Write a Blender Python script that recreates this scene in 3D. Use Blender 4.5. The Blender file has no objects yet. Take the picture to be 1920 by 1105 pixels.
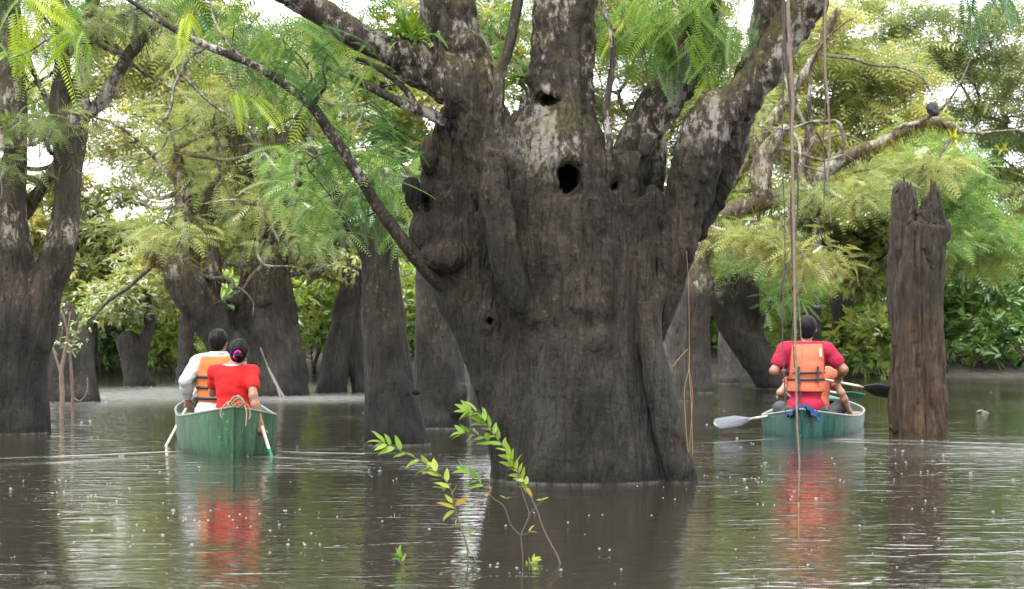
import bpy, math, random
import numpy as np
from mathutils import Vector, Matrix

# ------------------------------------------------------------------ camera
sc = bpy.context.scene
F, PX0, PYH, EYE = 3600.0, 960.0, 636.0, 1.0     # focal length in photo pixels, principal column, horizon row, eye height above the water
cam_d = bpy.data.cameras.new('camera')
cam = bpy.data.objects.new('camera', cam_d)
sc.collection.objects.link(cam)
cam.location = (0, 0, EYE)
cam.rotation_euler = (math.radians(90), 0, 0)
cam_d.sensor_width = 36.0
cam_d.lens = 36.0 * F / 1920.0
cam_d.shift_y = (PYH - 552.5) / 1920.0
cam_d.clip_start, cam_d.clip_end = 0.1, 2000.0
cam_d.dof.use_dof = True
cam_d.dof.focus_distance = 13.6
cam_d.dof.aperture_fstop = 6.3
sc.camera = cam

# ------------------------------------------------------------------ sky and sun (overcast, rain)
SUN_EL, SUN_AZ = math.radians(62), math.radians(205)
world = bpy.data.worlds.new('World')
sc.world = world
world.use_nodes = True
wn = world.node_tree.nodes
wn.clear()
w_out = wn.new('ShaderNodeOutputWorld')
w_bg = wn.new('ShaderNodeBackground')
w_sky = wn.new('ShaderNodeTexSky')
w_sky.sky_type = 'NISHITA'
w_sky.sun_disc = False
w_sky.sun_elevation = SUN_EL
w_sky.sun_rotation = SUN_AZ
w_sky.dust_density = 6.0
w_sky.ozone_density = 2.0
w_hsv = wn.new('ShaderNodeHueSaturation')          # cloud cover: the blue is gone
w_hsv.inputs['Saturation'].default_value = 0.10
w_mix = wn.new('ShaderNodeMix')
w_mix.data_type = 'RGBA'
w_mix.inputs[0].default_value = 0.7
w_mix.inputs[7].default_value = (8.8, 9.0, 9.2, 1)   # even grey-white cloud deck
wl = world.node_tree.links
wl.new(w_sky.outputs[0], w_hsv.inputs['Color'])
wl.new(w_hsv.outputs[0], w_mix.inputs[6])
wl.new(w_mix.outputs[2], w_bg.inputs[0])
wl.new(w_bg.outputs[0], w_out.inputs[0])
w_bg.inputs[1].default_value = 0.12

sun_d = bpy.data.lights.new('sun', 'SUN')
sun = bpy.data.objects.new('sun', sun_d)
sc.collection.objects.link(sun)
sun_d.energy = 1.1
sun_d.angle = math.radians(35)
sun_d.color = (1.0, 0.97, 0.92)
_sd = Vector((math.sin(SUN_AZ) * math.cos(SUN_EL), math.cos(SUN_AZ) * math.cos(SUN_EL), math.sin(SUN_EL)))
sun.rotation_euler = (-_sd).to_track_quat('-Z', 'Y').to_euler()

vs = sc.view_settings
vs.view_transform = 'Standard'
vs.look = 'None'
vs.gamma = 1.0
vs.use_curve_mapping = False
vs.exposure = 2.2
sc.cycles.use_denoising = True
sc.cycles.max_bounces = 5
sc.cycles.diffuse_bounces = 3
sc.cycles.glossy_bounces = 3
sc.cycles.transparent_max_bounces = 8

# ------------------------------------------------------------------ helpers: objects
def P(px, py, D):
    """the point that photo pixel (px, py) shows at distance D"""
    return np.array(((px - PX0) / F * D, D, EYE + (PYH - py) / F * D))

def new_mesh(name, v, f, smooth=True, attrs=None):
    me = bpy.data.meshes.new(name)
    v = np.asarray(v, np.float32)
    me.vertices.add(len(v))
    me.vertices.foreach_set('co', v.ravel())
    if isinstance(f, np.ndarray):
        k = f.shape[1]
        me.loops.add(f.size)
        me.loops.foreach_set('vertex_index', f.astype(np.int32).ravel())
        me.polygons.add(len(f))
        me.polygons.foreach_set('loop_start', np.arange(len(f), dtype=np.int32) * k)
        n = len(f)
    else:
        lens = np.array([len(x) for x in f], np.int32)
        me.loops.add(int(lens.sum()))
        me.loops.foreach_set('vertex_index', np.array([i for x in f for i in x], np.int32))
        me.polygons.add(len(f))
        me.polygons.foreach_set('loop_start', np.concatenate(([0], np.cumsum(lens)[:-1])).astype(np.int32))
        n = len(f)
    me.polygons.foreach_set('use_smooth', np.full(n, smooth, bool))
    me.update(calc_edges=True)
    for k, a in (attrs or {}).items():
        at = me.attributes.new(k, 'FLOAT', 'POINT')
        at.data.foreach_set('value', np.asarray(a, np.float32))
    return me

def link(name, me, mat=None, parent=None):
    o = bpy.data.objects.new(name, me)
    sc.collection.objects.link(o)
    if me is not None and mat is not None and len(me.materials) == 0:
        me.materials.append(mat)
    if parent is not None:
        o.parent = parent
    return o

def tag(o, label=None, cat=None, group=None, kind=None):
    if label: o['label'] = label
    if cat: o['category'] = cat
    if group: o['group'] = group
    if kind: o['kind'] = kind
    return o

def empty(name, loc, label, cat, group=None):
    o = bpy.data.objects.new(name, None)
    sc.collection.objects.link(o)
    o.location = tuple(float(x) for x in loc)
    o.empty_display_size = 0.1
    return tag(o, label, cat, group)

class Geo:
    """collects vertices and faces of one mesh"""
    def __init__(self):
        self.v, self.f, self.n = [], [], 0
    def add(self, v, f):
        v = np.asarray(v, float)
        self.v.append(v)
        self.f += [tuple(int(i) + self.n for i in x) for x in f]
        self.n += len(v)
    def mesh(self, name, org=(0, 0, 0), smooth=True):
        return new_mesh(name, np.concatenate(self.v) - np.asarray(org, float), self.f, smooth)

# ------------------------------------------------------------------ helpers: noise, curves, tubes
def _hash(i, j, k, s):
    n = (i * 73856093) ^ (j * 19349663) ^ (k * 83492791) ^ (s * 2654435 + 977)
    n = (n ^ (n >> 13)) & 0x7fffffff
    n = (n * 1274126177 + 12345) & 0x7fffffff
    n = (n ^ (n >> 15)) & 0xffff
    return n / 32767.5 - 1.0

def vnoise(p, seed=0):
    p = np.asarray(p, float)
    b = np.floor(p).astype(np.int64)
    t = p - b
    t = t * t * (3 - 2 * t)
    r = 0
    for dx in (0, 1):
        wx = t[:, 0] if dx else 1 - t[:, 0]
        for dy in (0, 1):
            wy = t[:, 1] if dy else 1 - t[:, 1]
            for dz in (0, 1):
                wz = t[:, 2] if dz else 1 - t[:, 2]
                r = r + wx * wy * wz * _hash(b[:, 0] + dx, b[:, 1] + dy, b[:, 2] + dz, seed)
    return r

def fbm(p, seed=0, oct=3):
    a, s, r = 1.0, 1.0, 0
    for o in range(oct):
        r = r + a * vnoise(np.asarray(p) * s, seed + o)
        a *= 0.5
        s *= 2.03
    return r

def spline(pts, per=6):
    """Catmull-Rom through rows of pts (any number of columns)"""
    p = np.asarray(pts, float)
    if len(p) < 3:
        t = np.linspace(0, 1, per + 1)[:, None]
        return p[0] * (1 - t) + p[-1] * t
    q = np.vstack((2 * p[0] - p[1], p, 2 * p[-1] - p[-2]))
    out = []
    for i in range(1, len(q) - 2):
        t = np.linspace(0, 1, per, endpoint=False)[:, None]
        a, b, c, d = q[i - 1], q[i], q[i + 1], q[i + 2]
        out.append(0.5 * (2 * b + (c - a) * t + (2 * a - 5 * b + 4 * c - d) * t * t + (3 * b - a - 3 * c + d) * t ** 3))
    out.append(p[-1][None])
    return np.concatenate(out)

def tube(path, rad, sides=7, cap=True, rough=0.0, seed=0):
    """a tapered tube along path (n,3) with radii rad"""
    path = np.asarray(path, float)
    n = len(path)
    rad = np.broadcast_to(np.asarray(rad, float), (n,))
    tan = np.gradient(path, axis=0)
    tan /= np.linalg.norm(tan, axis=1)[:, None] + 1e-9
    ref = np.array((0.0, 0, 1)) if abs(tan[0][2]) < 0.9 else np.array((1.0, 0, 0))
    u = np.cross(tan[0], ref)
    u /= np.linalg.norm(u)
    us = [u]
    for i in range(1, n):
        u = u - tan[i] * np.dot(u, tan[i])
        u /= np.linalg.norm(u) + 1e-9
        us.append(u)
    us = np.array(us)
    ws = np.cross(tan, us)
    an = np.linspace(0, 2 * math.pi, sides, endpoint=False)
    r = rad[:, None] * np.ones(sides)
    if rough:
        rs = np.random.RandomState(seed)
        r = r * (1 + rough * rs.uniform(-1, 1, r.shape))
    v = path[:, None] + r[..., None] * (np.cos(an)[None, :, None] * us[:, None] + np.sin(an)[None, :, None] * ws[:, None])
    v = v.reshape(-1, 3)
    i = np.arange(n - 1)[:, None] * sides
    j = np.arange(sides)[None]
    k = (j + 1) % sides
    f = np.stack((i + j, i + k, i + sides + k, i + sides + j), -1).reshape(-1, 4)
    f = [tuple(x) for x in f]
    if cap:
        f.append(tuple(range(sides - 1, -1, -1)))
        f.append(tuple((n - 1) * sides + x for x in range(sides)))
    return v, f

# ------------------------------------------------------------------ helpers: smooth solids (distance field -> surface net)
class Field:
    def __init__(self, lo, hi, h):
        self.lo, self.h = np.asarray(lo, float), h
        n = np.ceil((np.asarray(hi, float) - self.lo) / h).astype(int) + 1
        self.ax = [(self.lo[i] + h * np.arange(n[i])).astype(np.float32) for i in range(3)]
        self.f = np.full(n, 0.6, np.float32)
    def _win(self, lo, hi):
        s = []
        for i in range(3):
            a = max(0, int((lo[i] - self.lo[i]) / self.h))
            b = min(len(self.ax[i]), int((hi[i] - self.lo[i]) / self.h) + 2)
            if b <= a: return None
            s.append(slice(a, b))
        return tuple(s)
    def _put(self, s, d, k, cut):
        g = self.f[s]
        if cut:
            d = -d
            h = np.clip(0.5 - 0.5 * (g - d) / k, 0, 1)
            self.f[s] = g * (1 - h) + d * h + k * h * (1 - h)
        else:
            h = np.clip(0.5 + 0.5 * (g - d) / k, 0, 1)
            self.f[s] = g * (1 - h) + d * h - k * h * (1 - h)
    def cone(self, a, ra, b, rb, k=0.03, cut=False):
        a, b = np.asarray(a, float), np.asarray(b, float)
        m = max(ra, rb) + k * 2 + self.h * 3
        s = self._win(np.minimum(a, b) - m, np.maximum(a, b) + m)
        if s is None: return
        x = self.ax[0][s[0]][:, None, None] - np.float32(a[0])
        y = self.ax[1][s[1]][None, :, None] - np.float32(a[1])
        z = self.ax[2][s[2]][None, None] - np.float32(a[2])
        c = (b - a).astype(np.float32)
        L = float(c @ c) + 1e-9
        t = np.clip((x * c[0] + y * c[1] + z * c[2]) / L, 0, 1)
        d = np.sqrt((x - t * c[0]) ** 2 + (y - t * c[1]) ** 2 + (z - t * c[2]) ** 2) - (ra + (rb - ra) * t)
        self._put(s, d, k, cut)
    def ball(self, c, r, k=0.03, cut=False, rot=None):
        """an ellipsoid with radii r, turned by the 3x3 matrix rot"""
        c = np.asarray(c, float)
        r = np.broadcast_to(np.asarray(r, float), (3,)).astype(np.float32)
        m = float(r.max()) + k * 2 + self.h * 3
        s = self._win(c - m, c + m)
        if s is None: return
        x = self.ax[0][s[0]][:, None, None] - np.float32(c[0])
        y = self.ax[1][s[1]][None, :, None] - np.float32(c[1])
        z = self.ax[2][s[2]][None, None] - np.float32(c[2])
        if rot is not None:
            R = np.asarray(rot, np.float32)
            x, y, z = (R[0, 0] * x + R[1, 0] * y + R[2, 0] * z, R[0, 1] * x + R[1, 1] * y + R[2, 1] * z, R[0, 2] * x + R[1, 2] * y + R[2, 2] * z)
        k0 = np.sqrt((x / r[0]) ** 2 + (y / r[1]) ** 2 + (z / r[2]) ** 2)
        k1 = np.sqrt((x / r[0] ** 2) ** 2 + (y / r[1] ** 2) ** 2 + (z / r[2] ** 2) ** 2) + 1e-6
        self._put(s, k0 * (k0 - 1) / k1, k, cut)
    def plane(self, p, n, k=0.008):
        """cut away the side the normal n points to"""
        n = np.asarray(n, float) / np.linalg.norm(n)
        x, y, z = self.ax[0][:, None, None], self.ax[1][None, :, None], self.ax[2][None, None]
        d = (x - p[0]) * n[0] + (y - p[1]) * n[1] + (z - p[2]) * n[2]
        h = np.clip(0.5 - 0.5 * (self.f - d) / k, 0, 1)
        self.f = (self.f * (1 - h) + d * h + k * h * (1 - h)).astype(np.float32)
    def chain(self, rows, k=0.03, per=5, cut=False):
        q = spline(rows, per)
        for a, b in zip(q[:-1], q[1:]):
            self.cone(a[:3], max(a[3], 0.004), b[:3], max(b[3], 0.004), k, cut)
    def net(self):
        f = self.f
        s = f < 0
        c = s[:-1, :-1, :-1].astype(np.int8)
        cor = [(i, j, k) for i in (0, 1) for j in (0, 1) for k in (0, 1)]
        sh = np.array(f.shape) - 1
        c = np.zeros(sh, np.int8)
        for o in cor:
            c += s[o[0]:o[0] + sh[0], o[1]:o[1] + sh[1], o[2]:o[2] + sh[2]]
        act = (c > 0) & (c < 8)
        idx = np.argwhere(act)
        ids = np.full(sh, -1, np.int64)
        ids[act] = np.arange(len(idx))
        acc = np.zeros((len(idx), 3))
        cnt = np.zeros(len(idx))
        val = {o: f[idx[:, 0] + o[0], idx[:, 1] + o[1], idx[:, 2] + o[2]] for o in cor}
        for a in cor:
            for ax in range(3):
                if a[ax]: continue
                b = list(a); b[ax] = 1; b = tuple(b)
                fa, fb = val[a], val[b]
                m = (fa < 0) != (fb < 0)
                t = fa[m] / (fa[m] - fb[m])
                p = np.tile(np.array(a, float), (int(m.sum()), 1))
                p[:, ax] += t
                acc[m] += p
                cnt[m] += 1
        v = self.lo + self.h * (idx + acc / cnt[:, None])
        faces = []
        for ax in range(3):
            o1, o2 = (ax + 1) % 3, (ax + 2) % 3
            sl0 = [slice(None)] * 3; sl1 = [slice(None)] * 3
            sl0[ax] = slice(0, -1); sl1[ax] = slice(1, None)
            a, b = s[tuple(sl0)], s[tuple(sl1)]
            e = np.argwhere(a != b)
            ok = (e[:, o1] >= 1) & (e[:, o2] >= 1) & (e[:, o1] < sh[o1]) & (e[:, o2] < sh[o2])
            e = e[ok]
            ins = a[e[:, 0], e[:, 1], e[:, 2]]
            q = []
            for d1, d2 in ((-1, -1), (0, -1), (0, 0), (-1, 0)):
                g = e.copy(); g[:, o1] += d1; g[:, o2] += d2
                q.append(ids[g[:, 0], g[:, 1], g[:, 2]])
            q = np.stack(q, 1)
            q[~ins] = q[~ins][:, ::-1]
            faces.append(q)
        return v, np.concatenate(faces)

def relax(v, f, it=1, lam=0.5):
    e = np.concatenate((f[:, [0, 1]], f[:, [1, 2]], f[:, [2, 3]], f[:, [3, 0]]))
    n = len(v)
    deg = np.bincount(e.ravel(), minlength=n).astype(float)
    for _ in range(it):
        s = np.stack([np.bincount(e[:, 0], v[e[:, 1], i], n) + np.bincount(e[:, 1], v[e[:, 0], i], n) for i in range(3)], 1)
        v = v + lam * (s / deg[:, None] - v)
    return v

def normals(me):
    n = np.empty(len(me.vertices) * 3, np.float32)
    me.vertex_normals.foreach_get('vector', n)
    return n.reshape(-1, 3)

def solid(name, fld, mat, parent, org=(0, 0, 0), smooth=0, disp=None):
    v, f = fld.net()
    if smooth: v = relax(v, f, smooth)
    if disp is not None:
        me = new_mesh('tmp', v, f)
        v = v + normals(me) * disp(v)[:, None]
        bpy.data.meshes.remove(me)
    return link(name, new_mesh(name, v - np.asarray(org, float), f), mat, parent)

# ------------------------------------------------------------------ materials
class N:
    """a small wrapper for building node trees"""
    def __init__(self, name):
        self.m = bpy.data.materials.new(name)
        self.m.use_nodes = True
        self.t = self.m.node_tree
        self.t.nodes.clear()
        self.out = self.t.nodes.new('ShaderNodeOutputMaterial')
    def n(self, typ, **kw):
        x = self.t.nodes.new(typ)
        for k, v in kw.items(): setattr(x, k, v)
        return x
    def set(self, sock, val):
        if isinstance(val, bpy.types.NodeSocket): self.t.links.new(val, sock)
        else: sock.default_value = val
    def math(self, op, a, b=0.0, c=0.0, clamp=False):
        x = self.n('ShaderNodeMath', operation=op, use_clamp=clamp)
        self.set(x.inputs[0], a); self.set(x.inputs[1], b); self.set(x.inputs[2], c)
        return x.outputs[0]
    def pos(self, scale=(1, 1, 1), obj=False):
        if obj: src = self.n('ShaderNodeTexCoord').outputs['Object']
        else: src = self.n('ShaderNodeNewGeometry').outputs['Position']
        x = self.n('ShaderNodeMapping')
        self.set(x.inputs['Scale'], scale)
        self.t.links.new(src, x.inputs['Vector'])
        return x.outputs[0]
    def noise(self, vec, scale, detail=4.0, rough=0.55, dist=0.0):
        x = self.n('ShaderNodeTexNoise')
        self.set(x.inputs['Vector'], vec); self.set(x.inputs['Scale'], scale)
        self.set(x.inputs['Detail'], detail); self.set(x.inputs['Roughness'], rough); self.set(x.inputs['Distortion'], dist)
        return x.outputs['Fac']
    def ramp(self, fac, stops):
        x = self.n('ShaderNodeValToRGB')
        el = x.color_ramp.elements
        while len(el) < len(stops): el.new(0.5)
        for e, (p, c) in zip(el, stops):
            e.position = p
            e.color = (c, c, c, 1) if isinstance(c, (int, float)) else (*c, 1)
        self.set(x.inputs[0], fac)
        return x.outputs[0]
    def mix(self, fac, a, b, blend='MIX'):
        x = self.n('ShaderNodeMix', data_type='RGBA', blend_type=blend)
        self.set(x.inputs[0], fac)
        self.set(x.inputs[6], (*a, 1) if isinstance(a, tuple) and len(a) == 3 else a)
        self.set(x.inputs[7], (*b, 1) if isinstance(b, tuple) and len(b) == 3 else b)
        return x.outputs[2]
    def bump(self, h, strength=0.5, dist=0.02):
        x = self.n('ShaderNodeBump')
        self.set(x.inputs['Height'], h); self.set(x.inputs['Strength'], strength); self.set(x.inputs['Distance'], dist)
        return x.outputs[0]
    def pbr(self, col, rough=0.6, normal=None, **kw):
        x = self.n('ShaderNodeBsdfPrincipled')
        self.set(x.inputs['Base Color'], (*col, 1) if isinstance(col, tuple) and len(col) == 3 else col)
        self.set(x.inputs['Roughness'], rough)
        if normal is not None: self.set(x.inputs['Normal'], normal)
        for k, v in kw.items(): self.set(x.inputs[k.replace('_', ' ')], v)
        self.t.links.new(x.outputs[0], self.out.inputs[0])
        return self.m

FLOOD = 2.15     # height of the high-water mark that stains every trunk

def bark_material(name, low=(0.0170, 0.0144, 0.0118), brown=(0.045, 0.0355, 0.0262), high=(0.072, 0.060, 0.047), lichen=0.5, scale=1.0, moss=0.0, relief=0.02, flood=FLOOD):
    b = N(name)
    g = b.n('ShaderNodeNewGeometry')
    sep = b.n('ShaderNodeSeparateXYZ')
    b.t.links.new(g.outputs['Position'], sep.inputs[0])
    z = sep.outputs[2]
    pl = b.pos((1, 1, 0.22))
    pr = b.pos((1, 1, 1))
    big = b.noise(pr, 1.7 * scale, 4, 0.55)
    n1 = b.noise(pl, 8 * scale, 7, 0.65, 0.5)
    n3 = b.noise(pl, 38 * scale, 6, 0.7)
    n4 = b.noise(pr, 24 * scale, 7, 0.72)
    # stained below the high-water mark, with an uneven upper edge
    zz = b.math('ADD', z, b.math('ADD', b.math('MULTIPLY', b.math('SUBTRACT', big, 0.5), 1.5), b.math('MULTIPLY', b.math('SUBTRACT', n4, 0.5), 0.5)))
    up = b.n('ShaderNodeMapRange', interpolation_type='SMOOTHSTEP')
    b.set(up.inputs[0], zz); b.set(up.inputs[1], flood - 0.3); b.set(up.inputs[2], flood + 0.3)
    up = up.outputs[0]
    # silt-grey near the water, browner higher up
    lift = b.n('ShaderNodeMapRange', interpolation_type='SMOOTHSTEP')
    b.set(lift.inputs[0], zz); b.set(lift.inputs[1], 0.35); b.set(lift.inputs[2], 1.5)
    lift = lift.outputs[0]
    grey = tuple(sum(brown) / 3 * k for k in (0.86, 0.80, 0.73))
    dark = b.mix(b.ramp(n1, [(0.42, 0.0), (0.60, 1.0)]), low, b.mix(lift, grey, brown))
    mid_ = b.noise(b.pos((1, 1, 0.45)), 5.5 * scale, 6, 0.65, 0.8)
    dark = b.mix(b.ramp(mid_, [(0.46, 0.0), (0.58, 0.65)]), dark, tuple(c * 1.9 for c in low))
    dark = b.mix(b.ramp(big, [(0.42, 0.0), (0.60, 0.75)]), dark, tuple(c * 0.45 for c in low))
    dark = b.mix(b.math('MULTIPLY', b.ramp(n4, [(0.54, 0.0), (0.66, 1.0)]), b.math('MULTIPLY', b.math('ADD', b.math('MULTIPLY', lift, 0.9), 0.1), b.ramp(big, [(0.40, 0.85), (0.55, 0.2)]))), dark, (0.120, 0.086, 0.056))
    dark = b.mix(b.ramp(n3, [(0.34, 0.85), (0.47, 0.0)]), dark, tuple(c * 0.25 for c in low))
    hi = b.mix(b.ramp(n1, [(0.35, 0.0), (0.65, 1.0)]), tuple(c * 0.35 for c in high), high)
    hi = b.mix(b.ramp(n4, [(0.34, 0.8), (0.48, 0.0)]), hi, (0.014, 0.012, 0.011))
    patch = b.noise(b.pos((1, 1, 0.5)), 3.1 * scale, 5, 0.6, 0.4)
    fine = b.noise(b.pos((1, 1, 0.6)), 19 * scale, 8, 0.72, 0.2)
    lp = b.math('ADD', b.math('MULTIPLY', patch, 0.9), b.math('MULTIPLY', fine, 0.9))
    t0 = 1.02 - 0.10 * lichen
    hi = b.mix(b.ramp(b.math('MULTIPLY', lp, 0.5), [(t0 * 0.5 - 0.01, 0.0), (t0 * 0.5 + 0.012, 0.85)]), hi, (0.40, 0.385, 0.35))
    hi = b.mix(b.ramp(b.math('MULTIPLY', lp, 0.5), [(t0 * 0.5 - 0.045, 0.0), (t0 * 0.5 - 0.02, 0.35)]), hi, (0.16, 0.11, 0.085))
    col = b.mix(up, dark, hi)
    wet = b.n('ShaderNodeMapRange', interpolation_type='SMOOTHSTEP')
    b.set(wet.inputs[0], b.math('ADD', z, b.math('MULTIPLY', b.math('SUBTRACT', n4, 0.5), 0.10)))
    b.set(wet.inputs[1], 0.16); b.set(wet.inputs[2], 0.03)
    col = b.mix(b.math('MULTIPLY', wet.outputs[0], 0.6), col, tuple(c * 0.3 for c in low))
    line = b.math('MULTIPLY', b.math('LESS_THAN', b.math('ADD', z, b.math('MULTIPLY', b.math('SUBTRACT', n4, 0.5), 0.03)), 0.016), b.ramp(n1, [(0.4, 0.1), (0.6, 0.8)]))
    col = b.mix(line, col, (0.10, 0.096, 0.085))
    if moss:
        sn = b.n('ShaderNodeSeparateXYZ')
        b.t.links.new(g.outputs['Normal'], sn.inputs[0])
        mm = b.math('ADD', b.math('MULTIPLY', sn.outputs[2], 0.25), b.noise(pr, 2.6 * scale, 5, 0.6))
        col = b.mix(b.math('MULTIPLY', b.ramp(mm, [(0.5, 0.0), (0.68, 1.0)]), b.math('MULTIPLY', up, moss)), col, (0.10, 0.095, 0.022))
    cr = b.n('ShaderNodeTexVoronoi', feature='DISTANCE_TO_EDGE')
    b.set(cr.inputs['Vector'], b.pos((1, 1, 0.16))); b.set(cr.inputs['Scale'], 13 * scale)
    crack = b.ramp(cr.outputs['Distance'], [(0.0, 0.0), (0.14, 1.0)])
    wob_ = b.math('MULTIPLY', b.math('SUBTRACT', 1.0, crack), b.math('MULTIPLY', b.ramp(n1, [(0.48, 0.0), (0.62, 0.6)]), b.math('ADD', b.math('MULTIPLY', lift, 0.75), 0.2)))
    col = b.mix(wob_, col, (0.006, 0.005, 0.0045))
    h = b.math('ADD', b.math('MULTIPLY', n3, 0.9), b.math('ADD', b.math('MULTIPLY', n1, 1.5), b.math('ADD', b.math('MULTIPLY', crack, 0.4), b.math('MULTIPLY', n4, 0.9))))
    return b.pbr(col, b.ramp(n4, [(0.3, 0.6), (0.7, 0.9)]), b.bump(h, 1.0, relief), Specular_IOR_Level=0.15)

def leaf_material(name, stops, trans=0.45, gloss=0.10, rough=0.4):
    b = N(name)
    a = b.n('ShaderNodeAttribute', attribute_name='tint')
    big = b.noise(b.pos(), 0.9, 3, 0.6)
    fac = b.math('ADD', a.outputs['Fac'], b.math('MULTIPLY', b.math('SUBTRACT', big, 0.5), 0.5), clamp=True)
    col = b.ramp(fac, stops)
    d = b.n('ShaderNodeBsdfDiffuse'); t = b.n('ShaderNodeBsdfTranslucent'); g = b.n('ShaderNodeBsdfGlossy')
    b.set(d.inputs[0], col)
    hs = b.n('ShaderNodeHueSaturation')
    b.set(hs.inputs['Color'], col); b.set(hs.inputs['Saturation'], 1.15); b.set(hs.inputs['Value'], 1.35)
    b.set(t.inputs[0], hs.outputs[0])
    b.set(g.inputs['Roughness'], rough); b.set(g.inputs['Color'], (0.9, 0.95, 1.0, 1))
    m1 = b.n('ShaderNodeMixShader'); m2 = b.n('ShaderNodeMixShader')
    b.set(m1.inputs[0], trans); b.set(m1.inputs[1], d.outputs[0]); b.set(m1.inputs[2], t.outputs[0])
    fr = b.n('ShaderNodeFresnel'); b.set(fr.inputs[0], 1.4)
    b.set(m2.inputs[0], b.math('ADD', b.math('MULTIPLY', fr.outputs[0], gloss * 1.8), gloss * 0.05)); b.set(m2.inputs[1], m1.outputs[0]); b.set(m2.inputs[2], g.outputs[0])
    b.t.links.new(m2.outputs[0], b.out.inputs[0])
    return b.m

def plain(name, col, rough=0.6, var=0.15, scale=20.0, bump=0.0, dist=0.005, obj=True, spread=(1, 1, 1), **kw):
    b = N(name)
    nz = b.noise(b.pos(spread, obj), scale, 5, 0.6)
    c = b.mix(b.ramp(nz, [(0.3, 0.0), (0.7, 1.0)]), tuple(x * (1 - var) for x in col), tuple(min(1, x * (1 + var)) for x in col))
    return b.pbr(c, rough, b.bump(nz, bump, dist) if bump else None, **kw)

MAT = {}
MAT['bark_big'] = bark_material('bark_big', lichen=0.6, flood=2.42, relief=0.045, moss=0.4, low=(0.0205, 0.0172, 0.0138), brown=(0.060, 0.0465, 0.0335))
MAT['bark'] = bark_material('bark', lichen=0.3, moss=0.3, scale=0.8)
MAT['bark_far'] = bark_material('bark_far', lichen=0.9, moss=0.6, scale=0.7, low=(0.024, 0.020, 0.017), brown=(0.052, 0.040, 0.030), high=(0.12, 0.10, 0.08))
MAT['bark_grey'] = bark_material('bark_grey', low=(0.045, 0.039, 0.035), brown=(0.075, 0.062, 0.052), lichen=0.8, scale=0.7, high=(0.16, 0.14, 0.12))
MAT['twig'] = bark_material('twig', lichen=0.8, moss=0.6, scale=1.2, high=(0.13, 0.108, 0.085), low=(0.05, 0.04, 0.033))
MAT['branch'] = bark_material('branch', lichen=0.5, scale=1.6, high=(0.050, 0.043, 0.037), relief=0.008)
MAT['fern_near'] = leaf_material('fern_near', [(0.0, (0.020, 0.065, 0.014)), (0.35, (0.062, 0.135, 0.032)), (0.7, (0.165, 0.25, 0.046)), (1.0, (0.32, 0.38, 0.045))], trans=0.45, gloss=0.10)
MAT['fern_far'] = leaf_material('fern_far', [(0.0, (0.080, 0.125, 0.048)), (0.4, (0.180, 0.213, 0.068)), (0.75, (0.280, 0.296, 0.092)), (1.0, (0.37, 0.335, 0.105))], trans=0.42, gloss=0.14)
MAT['fern_green'] = leaf_material('fern_green', [(0.0, (0.045, 0.100, 0.032)), (0.45, (0.110, 0.200, 0.052)), (0.8, (0.20, 0.28, 0.070)), (1.0, (0.29, 0.32, 0.08))], trans=0.42, gloss=0.12)
MAT['bush'] = leaf_material('bush', [(0.0, (0.065, 0.130, 0.042)), (0.4, (0.150, 0.255, 0.065)), (0.75, (0.27, 0.36, 0.090)), (1.0, (0.40, 0.43, 0.105))], trans=0.45, gloss=0.14)
MAT['moss'] = leaf_material('moss', [(0.0, (0.030, 0.024, 0.012)), (0.4, (0.085, 0.065, 0.026)), (0.75, (0.17, 0.15, 0.036)), (1.0, (0.28, 0.26, 0.045))], trans=0.3, gloss=0.03)
MAT['strap'] = leaf_material('strap', [(0.0, (0.040, 0.090, 0.018)), (0.5, (0.13, 0.21, 0.026)), (0.8, (0.32, 0.31, 0.035)), (1.0, (0.42, 0.30, 0.025))], trans=0.38, gloss=0.08)

# ------------------------------------------------------------------ helpers: foliage
def t_fern(pairs, lw, ll, quad, droop=0.25, rachis=True):
    """a feather leaf along +x, length 1: leaflet pairs on a midrib"""
    v, f = [], []
    xs = np.linspace(0.10, 0.98, pairs)
    for x in xs:
        env = ll * (0.55 + 0.45 * math.sin(math.pi * min(1, x * 0.95 + 0.08))) * (1.0 if x < 0.85 else 0.8)
        z = -droop * x * x
        for s in (-1, 1):
            i = len(v)
            tipx, tipy = x + env * 0.42, s * env * 0.9
            tz = z - 0.12 * env
            w = lw
            if quad:
                mx, my, mz = x + env * 0.24, s * env * 0.5, z + 0.02 * env
                v += [(x, s * 0.006, z), (mx + w, my - s * w * 0.3, mz), (tipx, tipy, tz), (mx - w * 0.8, my + s * w * 0.3, mz)]
                f.append((i, i + 1, i + 2, i + 3) if s > 0 else (i + 3, i + 2, i + 1, i))
            else:
                v += [(x - w, s * 0.01, z), (x + w, s * 0.01, z), (tipx, tipy, tz)]
                f.append((i, i + 1, i + 2) if s > 0 else (i + 2, i + 1, i))
    if rachis and quad:
        n = 5
        i0 = len(v)
        for q in range(n):
            x = q / (n - 1)
            w = 0.012 * (1.1 - x)
            v += [(x, -w, -droop * x * x + 0.004), (x, w, -droop * x * x + 0.004)]
        for q in range(n - 1):
            a = i0 + 2 * q
            f.append((a, a + 2, a + 3, a + 1))
    return np.array(v), np.array(f)

def t_leaf(w=0.22, fold=0.10, droop=0.15):
    v = [(0, 0, 0), (0.35, -w, fold - droop * 0.12), (0.35, w, fold - droop * 0.12), (0.45, 0, -droop * 0.2), (1, 0, -droop)]
    return np.array(v, float), np.array([(0, 1, 4, 3), (0, 3, 4, 2)])

def t_rhomb(w=0.22, droop=0.12):
    return np.array([(0, 0, 0), (0.42, -w, 0.05), (1, 0, -droop), (0.42, w, 0.05)], float), np.array([(0, 1, 2, 3)])

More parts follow.
